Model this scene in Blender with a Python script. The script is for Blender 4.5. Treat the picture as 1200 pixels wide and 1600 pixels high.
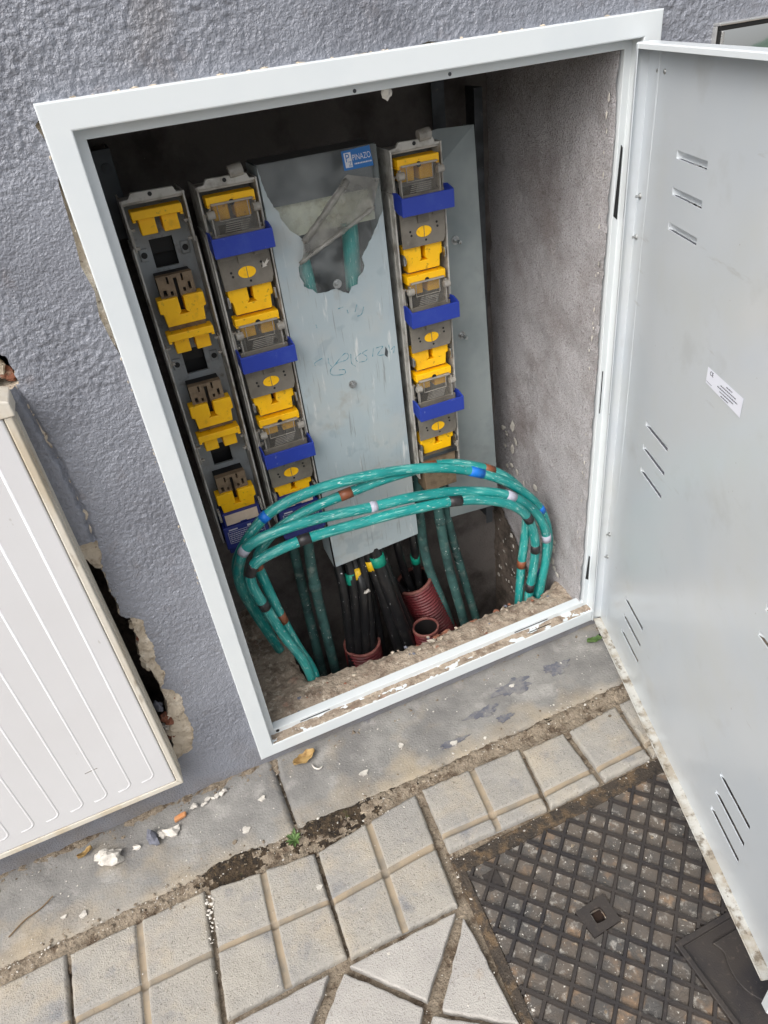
import bpy, bmesh, math, random
import numpy as np
from mathutils import Vector
random.seed(7); rng = np.random.default_rng(11)
S = bpy.context.scene
for o in list(bpy.data.objects): bpy.data.objects.remove(o)
C = S.collection

# ------------------------------------------------------------ camera
cd = bpy.data.cameras.new('camera'); cam = bpy.data.objects.new('camera', cd); C.objects.link(cam)
cam.location = (0.0073, -0.8667, 1.1366); cam.rotation_euler = (0.9481, 0.1089, -0.4081)
cd.sensor_fit = 'VERTICAL'; cd.sensor_height = 36; cd.sensor_width = 27; cd.lens = 1096.43/1600*36
cd.clip_start = 0.02; cd.clip_end = 2000; S.camera = cam
# ------------------------------------------------------------ sky, sun, exposure (bright overcast day)
SUN_EL, SUN_AZ = math.radians(48), math.radians(236)      # azimuth measured from +Y clockwise
w = bpy.data.worlds.new('World'); S.world = w; w.use_nodes = True
nt = w.node_tree; nt.nodes.clear()
sky = nt.nodes.new('ShaderNodeTexSky'); sky.sky_type = 'NISHITA'; sky.sun_disc = False
sky.sun_elevation = SUN_EL; sky.sun_rotation = SUN_AZ; sky.air_density = 1.0; sky.dust_density = 6.0; sky.ozone_density = 1.0
hs = nt.nodes.new('ShaderNodeHueSaturation'); hs.inputs['Saturation'].default_value = 0.30
bg = nt.nodes.new('ShaderNodeBackground'); bg.inputs['Strength'].default_value = 0.15
wo = nt.nodes.new('ShaderNodeOutputWorld')
nt.links.new(sky.outputs[0], hs.inputs['Color']); nt.links.new(hs.outputs[0], bg.inputs[0]); nt.links.new(bg.outputs[0], wo.inputs[0])
sl = bpy.data.lights.new('sun', 'SUN'); sl.energy = 0.8; sl.angle = math.radians(60); sl.color = (1, .985, .96)
so = bpy.data.objects.new('sun', sl); C.objects.link(so)
dv = Vector((math.sin(SUN_AZ)*math.cos(SUN_EL), math.cos(SUN_AZ)*math.cos(SUN_EL), math.sin(SUN_EL)))
so.rotation_euler = dv.to_track_quat('Z', 'Y').to_euler(); so.location = dv*20
S.view_settings.view_transform = 'Standard'; S.view_settings.look = 'None'; S.view_settings.gamma = 1
S.view_settings.use_curve_mapping = False; S.view_settings.exposure = 0.62
S.render.engine = 'CYCLES'

# ------------------------------------------------------------ numpy noise
def pnoise(x, y, seed=0):
    x = np.asarray(x, float); y = np.asarray(y, float)
    xi = np.floor(x).astype(np.int64); yi = np.floor(y).astype(np.int64); fx = x-xi; fy = y-yi
    def g(ix, iy, dx, dy):
        h = (ix*374761393 + iy*668265263 + seed*2147483647) & 0xffffffff
        h = ((h ^ (h >> 13))*1274126177) & 0xffffffff; h = h ^ (h >> 16)
        a = (h % 4096)/4096*2*np.pi
        return np.cos(a)*dx+np.sin(a)*dy
    u = fx*fx*fx*(fx*(fx*6-15)+10); v = fy*fy*fy*(fy*(fy*6-15)+10)
    a = g(xi, yi, fx, fy); b = g(xi+1, yi, fx-1, fy); c = g(xi, yi+1, fx, fy-1); d = g(xi+1, yi+1, fx-1, fy-1)
    return (a*(1-u)+b*u)*(1-v)+(c*(1-u)+d*u)*v*1.0
def fbm(x, y, seed=0, octv=3, gain=.5):
    s = 0; a = 1
    for k in range(octv):
        s = s+a*pnoise(np.asarray(x)*2**k, np.asarray(y)*2**k, seed+k*17); a *= gain
    return s
def inpoly(px, py, poly):
    ins = np.zeros(px.shape, bool); n = len(poly)
    for i in range(n):
        x1, y1 = poly[i]; x2, y2 = poly[(i+1) % n]
        if y1 == y2: continue
        c = ((y1 > py) != (y2 > py)) & (px < (x2-x1)*(py-y1)/(y2-y1)+x1)
        ins ^= c
    return ins
def nearest_on(poly, px, py):
    best = np.full(px.shape, 1e9); bx = px.copy(); by = py.copy(); n = len(poly)
    for i in range(n):
        x1, y1 = poly[i]; x2, y2 = poly[(i+1) % n]; dx, dy = x2-x1, y2-y1; L = dx*dx+dy*dy+1e-12
        t = np.clip(((px-x1)*dx+(py-y1)*dy)/L, 0, 1); qx = x1+t*dx; qy = y1+t*dy
        d = np.hypot(px-qx, py-qy); m = d < best; best[m] = d[m]; bx[m] = qx[m]; by[m] = qy[m]
    return best, bx, by
def ragged(poly, step=.006, amp=.002, seed=0, closed=True):
    out = []; n = len(poly)
    for i in range(n if closed else n-1):
        a = np.array(poly[i]); b = np.array(poly[(i+1) % n]); L = np.linalg.norm(b-a); k = max(1, int(L/step))
        nn = np.array([-(b-a)[1], (b-a)[0]])/(L+1e-9)
        for j in range(k):
            p = a+(b-a)*j/k; q = p+nn*amp*float(fbm(p[0]*150+seed, p[1]*150, seed))*1.6
            out.append((float(q[0]), float(q[1])))
    return out

# ------------------------------------------------------------ materials
def s2l(c):
    return tuple(((v/255)/12.92 if v/255 <= .04045 else ((v/255+.055)/1.055)**2.4) for v in c)
MATS = {}
def mat(name, base, rough=.5, metal=0., layers=(), bumps=(), spec=.5, mapscale=(1, 1, 1), rvar=0, coat=0, rnd=True, transp=None, tint=None, coord='Object', tvar=0):
    """layers: (color, scale, lo, hi, detail[, opacity[, stretch]])   bumps: (scale, strength, distance[, detail])"""
    m = bpy.data.materials.new(name); m.use_nodes = True; T = m.node_tree; N = T.nodes; L = T.links
    b = N['Principled BSDF']; out = N['Material Output']
    b.inputs['Roughness'].default_value = rough; b.inputs['Metallic'].default_value = metal
    b.inputs['Specular IOR Level'].default_value = spec
    if coat: b.inputs['Coat Weight'].default_value = coat; b.inputs['Coat Roughness'].default_value = .15
    tc = N.new('ShaderNodeTexCoord'); vec = tc.outputs[coord]
    if rnd:
        oi = N.new('ShaderNodeObjectInfo'); mu = N.new('ShaderNodeMath'); mu.operation = 'MULTIPLY'; mu.inputs[1].default_value = 7.3
        L.new(oi.outputs['Random'], mu.inputs[0]); ad = N.new('ShaderNodeVectorMath'); ad.operation = 'ADD'
        L.new(vec, ad.inputs[0]); L.new(mu.outputs[0], ad.inputs[1]); vec = ad.outputs[0]
    col = None
    rgb = N.new('ShaderNodeRGB'); rgb.outputs[0].default_value = (*base, 1); col = rgb.outputs[0]
    for i, ly in enumerate(layers):
        c, sc, lo, hi, det = ly[:5]; op = ly[5] if len(ly) > 5 else 1.; st = ly[6] if len(ly) > 6 else (1, 1, 1)
        mp = N.new('ShaderNodeMapping'); mp.inputs['Scale'].default_value = st; mp.inputs['Location'].default_value = (i*3.1, i*1.7, i*2.3)
        L.new(vec, mp.inputs[0])
        nz = N.new('ShaderNodeTexNoise'); nz.inputs['Scale'].default_value = sc; nz.inputs['Detail'].default_value = det; nz.inputs['Roughness'].default_value = .6
        L.new(mp.outputs[0], nz.inputs['Vector'])
        mr = N.new('ShaderNodeMapRange'); mr.inputs['From Min'].default_value = lo; mr.inputs['From Max'].default_value = hi
        mr.inputs['To Max'].default_value = op; L.new(nz.outputs['Fac'], mr.inputs['Value'])
        mx = N.new('ShaderNodeMix'); mx.data_type = 'RGBA'; L.new(mr.outputs[0], mx.inputs['Factor']); L.new(col, mx.inputs['A'])
        mx.inputs['B'].default_value = (*c, 1); col = mx.outputs['Result']
    L.new(col, b.inputs['Base Color'])
    if rvar:
        nz = N.new('ShaderNodeTexNoise'); nz.inputs['Scale'].default_value = 35; nz.inputs['Detail'].default_value = 4; L.new(vec, nz.inputs['Vector'])
        mr = N.new('ShaderNodeMapRange'); mr.inputs['To Min'].default_value = max(0, rough-rvar); mr.inputs['To Max'].default_value = rough+rvar
        L.new(nz.outputs['Fac'], mr.inputs['Value']); L.new(mr.outputs[0], b.inputs['Roughness'])
    nrm = None
    for bp in bumps:
        sc, stg, dist = bp[:3]; det = bp[3] if len(bp) > 3 else 2
        nz = N.new('ShaderNodeTexNoise'); nz.inputs['Scale'].default_value = sc; nz.inputs['Detail'].default_value = det; L.new(vec, nz.inputs['Vector'])
        bu = N.new('ShaderNodeBump'); bu.inputs['Strength'].default_value = stg; bu.inputs['Distance'].default_value = dist
        L.new(nz.outputs['Fac'], bu.inputs['Height'])
        if nrm: L.new(nrm, bu.inputs['Normal'])
        nrm = bu.outputs['Normal']
    if nrm: L.new(nrm, b.inputs['Normal'])
    if transp is not None:                                     # thin clear plastic: part goes straight through
        tr = N.new('ShaderNodeBsdfTransparent'); tr.inputs[0].default_value = (*(tint or (1, 1, 1)), 1)
        ms = N.new('ShaderNodeMixShader'); ms.inputs[0].default_value = 1-transp
        if tvar:
            nz = N.new('ShaderNodeTexNoise'); nz.inputs['Scale'].default_value = 22; nz.inputs['Detail'].default_value = 5; L.new(vec, nz.inputs['Vector'])
            mr = N.new('ShaderNodeMapRange'); mr.inputs['From Min'].default_value = .35; mr.inputs['From Max'].default_value = .7; mr.inputs['To Min'].default_value = 1-transp; mr.inputs['To Max'].default_value = min(1, 1-transp+tvar); L.new(nz.outputs['Fac'], mr.inputs['Value']); L.new(mr.outputs[0], ms.inputs[0])
        L.new(tr.outputs[0], ms.inputs[1]); L.new(b.outputs[0], ms.inputs[2]); L.new(ms.outputs[0], out.inputs['Surface'])
    MATS[name] = m; return m
g = lambda *c: s2l(c)
WALLP = mat('grey_wall_paint', g(134, 137, 146), .38, layers=[(g(112, 114, 122), 6, .45, .68, 7, .9), (g(149, 152, 160), 2.4, .5, .75, 4, .6), (g(106, 99, 99), 34, .60, .76, 6, .5), (g(170, 165, 155), 220, .74, .78, 2, .5)],
            bumps=[(700, .5, .0010, 2), (330, .8, .0030, 2)], rnd=False)
PLASTER = mat('broken_plaster', g(196, 184, 166), .9, layers=[(g(152, 138, 120), 60, .5, .7, 5), (g(222, 214, 200), 25, .55, .7, 4), (g(120, 105, 90), 160, .62, .7, 3, .7)], bumps=[(180, .9, .003, 5)], rnd=False)
BRICK = mat('broken_brick', g(136, 88, 68), .9, layers=[(g(115, 70, 52), 70, .5, .65, 4), (g(166, 146, 126), 70, .52, .66, 5)], bumps=[(220, .8, .002, 4)])
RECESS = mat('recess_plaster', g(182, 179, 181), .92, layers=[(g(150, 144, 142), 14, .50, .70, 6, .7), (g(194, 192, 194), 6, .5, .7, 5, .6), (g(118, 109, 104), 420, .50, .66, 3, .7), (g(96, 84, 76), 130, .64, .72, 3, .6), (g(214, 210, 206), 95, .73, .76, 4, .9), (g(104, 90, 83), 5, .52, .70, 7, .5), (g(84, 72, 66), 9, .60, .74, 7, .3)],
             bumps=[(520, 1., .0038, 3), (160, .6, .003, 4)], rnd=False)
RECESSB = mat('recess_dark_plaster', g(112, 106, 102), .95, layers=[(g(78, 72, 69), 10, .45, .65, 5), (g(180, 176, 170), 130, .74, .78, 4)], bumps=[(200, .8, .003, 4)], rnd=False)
LEDGE = mat('rubble_concrete', g(158, 144, 128), .95, layers=[(g(122, 106, 92), 40, .48, .64, 6), (g(190, 178, 162), 90, .56, .66, 4, .8), (g(96, 84, 72), 190, .60, .70, 4, .7), (g(180, 132, 112), 22, .62, .72, 5, .55), (g(220, 214, 204), 230, .71, .75, 2, .9)],
            bumps=[(130, 1., .004, 6), (450, .7, .002, 3)], rnd=False)
PIT = mat('pit_dirt', g(104, 93, 84), 1., layers=[(g(70, 62, 55), 20, .45, .62, 6), (g(170, 165, 160), 140, .72, .76, 3)], bumps=[(120, 1, .005, 5)], rnd=False)
WHITE = mat('white_paint', g(212, 217, 219), .32, layers=[(g(198, 206, 211), 5, .5, .75, 4, .7), (g(170, 160, 142), 150, .75, .79, 3, .6)], bumps=[(700, .05, .0006)], rnd=False, coat=.15)
DOORP = mat('door_paint', g(196, 201, 205), .28, layers=[(g(182, 190, 197), 2.2, .45, .7, 3, .8), (g(192, 194, 188), 5, .5, .75, 6, .5), (g(170, 172, 170), 11, .58, .72, 7, .35), (g(120, 112, 100), 130, .745, .78, 3, .7), (g(158, 156, 150), 30, .66, .72, 7, .35, (.3, .3, 1.6))], bumps=[(2.5, .25, .02, 2), (9, .08, .01, 2), (700, .03, .0006)], rnd=False, coat=.25)
DIRTYW = mat('dirty_white_paint', g(190, 189, 183), .65, layers=[(g(158, 148, 132), 34, .45, .60, 7, .85), (g(110, 99, 84), 60, .53, .64, 7, .9), (g(96, 84, 70), 180, .62, .70, 4, .8)], bumps=[(240, .5, .001, 4)], rnd=False)
BOXW = mat('box_white_plastic', g(210, 210, 212), .42, layers=[(g(203, 202, 203), 3, .45, .7, 3, .7), (g(168, 164, 158), 90, .74, .78, 3, .5, (1, 1, .3))], bumps=[(300, .04, .001)], rnd=False)
BOXB = mat('box_beige_plastic', g(206, 200, 188), .55, layers=[(g(190, 176, 152), 22, .5, .68, 5, .8, (1, 1, .25)), (g(140, 128, 110), 70, .62, .72, 5, .6, (1, 1, .3)), (g(214, 208, 196), 12, .55, .7, 4, .6)], bumps=[(180, .3, .001, 4)], rnd=False)
RAIL = mat('rail_grey_plastic', g(186, 184, 178), .5, layers=[(g(98, 90, 78), 34, .46, .66, 6, .8), (g(186, 184, 178), 20, .55, .7, 3, .6)], bumps=[(300, .2, .0008)])
BASEG = mat('base_grey_plastic', g(150, 156, 160), .5, layers=[(g(126, 124, 118), 16, .45, .7, 6, .85), (g(88, 80, 70), 50, .56, .70, 6, .7)], bumps=[(300, .15, .0008)])
YEL = mat('yellow_plastic', g(255, 196, 4), .42, layers=[(g(228, 158, 8), 30, .5, .75, 5, .55), (g(92, 68, 36), 120, .60, .72, 6, .7), (g(150, 112, 40), 40, .60, .76, 7, .45), (g(236, 196, 80), 14, .6, .8, 4, .35)], bumps=[(400, .15, .0006)])
TAN = mat('tan_plastic', g(128, 110, 88), .65, layers=[(g(98, 82, 64), 50, .48, .66, 5), (g(156, 140, 118), 110, .62, .72, 4, .7)], bumps=[(350, .3, .0008)])
BLUE = mat('blue_plastic', g(30, 54, 150), .40, layers=[(g(60, 84, 164), 24, .55, .72, 5, .45), (g(150, 160, 186), 120, .68, .74, 5, .5)], bumps=[(300, .12, .0006)])
DBLUE = mat('dark_blue_plastic', g(34, 46, 122), .45, layers=[(g(70, 82, 136), 40, .56, .74, 5, .4), (g(160, 160, 170), 200, .72, .76, 3, .5)], bumps=[(300, .12, .0006)])
SMOKE = mat('smoked_plastic', g(128, 122, 112), .38, layers=[(g(98, 92, 84), 24, .45, .68, 5, .8), (g(166, 158, 146), 60, .62, .75, 5, .45)], bumps=[(250, .15, .0006)], transp=.12, tint=(.6, .58, .54))
CLEAR = mat('clear_plastic', g(150, 146, 138), .16, layers=[(g(190, 186, 178), 60, .55, .75, 5, .7)], bumps=[(120, .2, .0008)], transp=.82, tint=(.95, .94, .92))
CLEARL = mat('clear_plastic_rim', g(190, 186, 178), .2, layers=[(g(150, 144, 134), 80, .5, .7, 4, .7)], bumps=[(160, .3, .0008)], transp=.42, tint=(.8, .78, .74))
BLACK = mat('black_plastic', (.006, .006, .007), .6)
DARKM = mat('dark_steel', g(86, 90, 94), .5, .6, layers=[(g(58, 60, 62), 12, .45, .65, 4), (g(130, 120, 110), 120, .66, .74, 4, .5)], bumps=[(300, .2, .0008)])
STEEL = mat('zinc_steel', g(176, 178, 178), .35, .9, layers=[(g(120, 116, 110), 160, .5, .7, 3)], rvar=.1)
FILM = mat('cover_grey_sheet', g(166, 178, 182), .42, layers=[(g(150, 164, 172), 4, .45, .68, 4, .9), (g(178, 180, 176), 9, .52, .7, 5, .6), (g(208, 210, 208), 90, .60, .68, 6, .75, (1, 1, .12)), (g(118, 118, 114), 150, .60, .70, 5, .6, (1.6, 1, .08)), (g(148, 138, 124), 22, .58, .74, 7, .5), (g(136, 150, 158), 14, .60, .64, 3, .4)], bumps=[(200, .12, .0008)], rnd=False)
FILMD = mat('dark_film', g(96, 100, 102), .3, layers=[(g(80, 84, 88), 7, .45, .65, 3)], rnd=False)
CREAM = mat('cream_plate', g(236, 238, 214), .6, layers=[(g(196, 190, 160), 60, .5, .7, 4), (g(120, 110, 90), 190, .66, .72, 4, .7)], bumps=[(300, .2, .001)])
PANE = mat('clear_pane', g(170, 174, 174), .08, transp=.93, tint=(.94, .95, .95), rnd=False, tvar=.38)
SHEER = mat('torn_plastic_film', g(150, 148, 142), .3, layers=[(g(186, 184, 178), 30, .5, .7, 4), (g(112, 110, 106), 18, .55, .7, 4, .8)], bumps=[(60, .6, .004, 4)], transp=.62, tint=(.84, .84, .82), rnd=False, tvar=.45)
GALV = mat('galvanised_sheet', g(146, 154, 154), .45, .15, layers=[(g(126, 136, 138), 6, .45, .65, 4), (g(176, 180, 178), 60, .66, .74, 5, .6, (1, 1, .3)), (g(116, 120, 120), 16, .6, .72, 5, .5)], bumps=[(200, .12, .0008)], rnd=False)
TEAL = mat('teal_cable', g(14, 134, 130), .36, layers=[(g(10, 110, 108), 14, .45, .65, 4, .7), (g(66, 166, 160), 40, .42, .68, 7, .6, (1.2, .35, 1)), (g(140, 202, 192), 220, .54, .66, 5, .6, (1, .10, 1)), (g(212, 226, 220), 420, .62, .68, 4, .8, (1, .16, 1)), (g(120, 126, 116), 22, .62, .76, 7, .4)], bumps=[(260, .3, .0008, 4)], coat=0, coord='UV')
TEALD = mat('dusty_teal_cable', g(62, 100, 96), .7, layers=[(g(44, 72, 70), 20, .45, .62, 5), (g(120, 132, 126), 40, .55, .68, 6, .75), (g(216, 218, 214), 110, .66, .70, 4, .9)], bumps=[(200, .4, .001, 4)])
BLKC = mat('black_cable', (.010, .010, .011), .34, layers=[(g(48, 46, 44), 40, .55, .72, 5, .8), (g(225, 225, 225), 160, .695, .715, 3, .95)], bumps=[(200, .3, .001)])
RED = mat('red_corrugated_plastic', g(108, 36, 40), .5, layers=[(g(80, 30, 32), 20, .45, .65, 4), (g(150, 120, 112), 50, .60, .75, 5, .6)], bumps=[(250, .2, .0008)])
BORE_SHADE = mat('conduit_bore_shade', (.010, .008, .008), .6)  # near-black colour carries the shade down inside the conduits
RIMC = mat('worn_conduit_rim', g(132, 84, 76), .6, layers=[(g(100, 48, 46), 40, .45, .65, 4)], bumps=[(200, .3, .001)])
TAPE = {n: mat(n+'_tape', c, .45, layers=[(tuple(min(1, v*1.5+.08) for v in c), 90, .62, .72, 4, .5)]) for n, c in
        dict(blue=g(14, 108, 200), brown=g(124, 72, 48), grey=g(172, 172, 186), black=g(40, 38, 40), green=g(14, 140, 116), yellow=g(226, 182, 20)).items()}
INK = mat('blue_ink', g(40, 128, 150), .6, layers=[(g(150, 172, 178), 120, .45, .62, 4, .8)])
PRINT = mat('white_print', g(206, 208, 214), .5); PRINTD = mat('dark_print', g(60, 60, 76), .6)
PAPER = mat('paper_label', g(228, 230, 240), .5); LABELB = mat('beige_label', g(222, 202, 182), .6, layers=[(g(200, 178, 156), 30, .5, .7, 4, .6)])
LOGO = mat('blue_sticker', g(24, 104, 176), .4)
KERB = mat('kerb_concrete', g(137, 135, 131), .95, layers=[(g(114, 112, 110), 9, .42, .62, 7, .9), (g(160, 146, 122), 6, .54, .68, 7, .6), (g(164, 161, 156), 18, .55, .7, 7, .7), (g(100, 97, 93), 330, .60, .70, 3, .55), (g(98, 99, 108), 7, .66, .70, 6, .7), (g(196, 190, 178), 300, .71, .76, 2, .45)],
           bumps=[(260, .8, .002, 4), (900, .6, .001, 2)], rnd=False)
TILE = mat('grey_paving_tile', g(158, 153, 144), .9, layers=[(g(146, 143, 138), 9, .42, .62, 6, .9), (g(174, 160, 138), 12, .50, .70, 7, .6), (g(112, 114, 120), 16, .58, .70, 6, .7), (g(96, 88, 80), 300, .60, .68, 3, .75), (g(190, 184, 174), 240, .60, .72, 3, .5), (g(206, 204, 198), 400, .72, .76, 2, .6)],
           bumps=[(480, .9, .0018, 3), (110, .5, .002, 4)])
SEDIM = mat('channel_sediment', g(150, 136, 116), .95, layers=[(g(128, 120, 108), 24, .45, .65, 5), (g(110, 98, 84), 120, .62, .72, 4, .6)], bumps=[(400, .4, .001, 3)], rnd=False)
SLAB = mat('pale_paving_slab', g(170, 166, 160), .92, layers=[(g(154, 150, 146), 8, .42, .65, 5, .9), (g(184, 180, 174), 20, .55, .7, 4, .6), (g(112, 104, 98), 300, .60, .68, 3, .75), (g(168, 152, 132), 10, .62, .74, 6, .6)], bumps=[(480, .9, .0018, 3)])
SOIL = mat('joint_soil', g(134, 122, 106), 1., layers=[(g(92, 78, 64), 50, .50, .64, 6), (g(166, 152, 132), 150, .58, .7, 4), (g(214, 208, 198), 330, .70, .73, 2)], bumps=[(160, 1., .006, 6), (500, .8, .002, 3)], rnd=False)
MOSS = mat('dark_moss', g(66, 54, 40), 1., layers=[(g(38, 31, 24), 90, .42, .6, 6), (g(104, 88, 66), 200, .58, .7, 4), (g(70, 78, 36), 60, .64, .74, 4, .6)], bumps=[(240, 1., .006, 6)], rnd=False)
IRON = mat('cast_iron', g(66, 61, 58), .5, .35, layers=[(g(50, 48, 50), 10, .45, .65, 4), (g(92, 84, 76), 160, .60, .72, 4, .7)], bumps=[(420, .4, .001, 3)], rnd=False)
IRONF = mat('gritty_iron_rim', g(66, 58, 50), .85, .1, layers=[(g(112, 92, 68), 40, .48, .62, 7, .8), (g(40, 36, 33), 90, .52, .66, 5, .8), (g(190, 180, 166), 300, .66, .72, 3, .8)], bumps=[(300, 1., .003, 5)], rnd=False)
RUST = mat('dark_rust', g(44, 30, 22), 1., layers=[(g(24, 18, 15), 60, .4, .6, 4)])
IRONC = mat('dusty_iron_cell', g(98, 90, 82), .75, .15, layers=[(g(80, 78, 76), 18, .45, .62, 5), (g(158, 128, 98), 24, .56, .70, 6, .7), (g(176, 172, 164), 90, .56, .70, 5, .7), (g(230, 226, 216), 240, .66, .70, 3, .9)], bumps=[(350, .7, .0015, 4)], rnd=False)
CHIP = mat('white_plaster_chip', g(200, 195, 186), .9, layers=[(g(170, 165, 158), 60, .45, .65, 5)], bumps=[(200, .7, .002, 4)])
STONE = mat('grey_stone', g(104, 106, 116), .9, layers=[(g(84, 84, 92), 70, .5, .7, 4)], bumps=[(200, .7, .002, 4)])
TERRA = mat('orange_brick_chip', g(192, 136, 92), .9, layers=[(g(196, 118, 60), 90, .5, .7, 4)])
LEAFB = mat('dry_leaf', g(166, 138, 88), .7, layers=[(g(128, 96, 52), 50, .48, .66, 5)], bumps=[(150, .6, .001)])
LEAFG = mat('green_leaf', g(84, 110, 58), .6, layers=[(g(58, 84, 44), 40, .5, .7, 4)])
WOOD = mat('dry_twig', g(112, 92, 68), .9)
CHROME = mat('mirror_glass', (.95, .95, .95), .03, 1.); TRIM = mat('chrome_trim', g(226, 225, 222), .30, .8, rvar=.1); RUBBER = mat('black_rubber', (.01, .01, .01), .5)
ROAD = mat('far_asphalt', g(110, 108, 106), .95, layers=[(g(92, 90, 88), 3, .45, .65, 5)], bumps=[(60, .5, .01)], rnd=False)
HILL = mat('wooded_hill', g(62, 82, 70), 1., layers=[(g(44, 62, 54), .25, .45, .62, 8), (g(90, 104, 84), .6, .55, .7, 6, .6)], rnd=False)
FACADE = WALLP

def silt(m, c, y0, y1, ax='Y', op=.62):
    """tan silt washed along the outer edge of the kerb, ragged by noise"""
    T = m.node_tree; N, L = T.nodes, T.links; b = N['Principled BSDF']; src = b.inputs['Base Color'].links[0].from_socket
    tc = N.new('ShaderNodeTexCoord'); sp = N.new('ShaderNodeSeparateXYZ'); L.new(tc.outputs['Object'], sp.inputs[0])
    nz = N.new('ShaderNodeTexNoise'); nz.inputs['Scale'].default_value = 11; nz.inputs['Detail'].default_value = 7; L.new(tc.outputs['Object'], nz.inputs['Vector'])
    mr = N.new('ShaderNodeMapRange'); mr.inputs['From Min'].default_value = y1; mr.inputs['From Max'].default_value = y0; L.new(sp.outputs[ax], mr.inputs['Value'])
    ad = N.new('ShaderNodeMath'); ad.operation = 'MULTIPLY_ADD'; ad.inputs[1].default_value = 3.2; ad.inputs[2].default_value = -1.95; L.new(nz.outputs['Fac'], ad.inputs[0])
    sm = N.new('ShaderNodeMath'); sm.operation = 'ADD'; L.new(mr.outputs[0], sm.inputs[0]); L.new(ad.outputs[0], sm.inputs[1]); sm.use_clamp = True
    ml = N.new('ShaderNodeMath'); ml.operation = 'MULTIPLY'; ml.inputs[1].default_value = op; L.new(sm.outputs[0], ml.inputs[0])
    mx = N.new('ShaderNodeMix'); mx.data_type = 'RGBA'; L.new(ml.outputs[0], mx.inputs['Factor']); L.new(src, mx.inputs['A']); mx.inputs['B'].default_value = (*c, 1); L.new(mx.outputs['Result'], b.inputs['Base Color'])
silt(KERB, g(172, 156, 130), -.150, -.075)
silt(WALLP, g(122, 112, 100), .0, .13, 'Z', .5)     # splashed dirt along the foot of the wall

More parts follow.
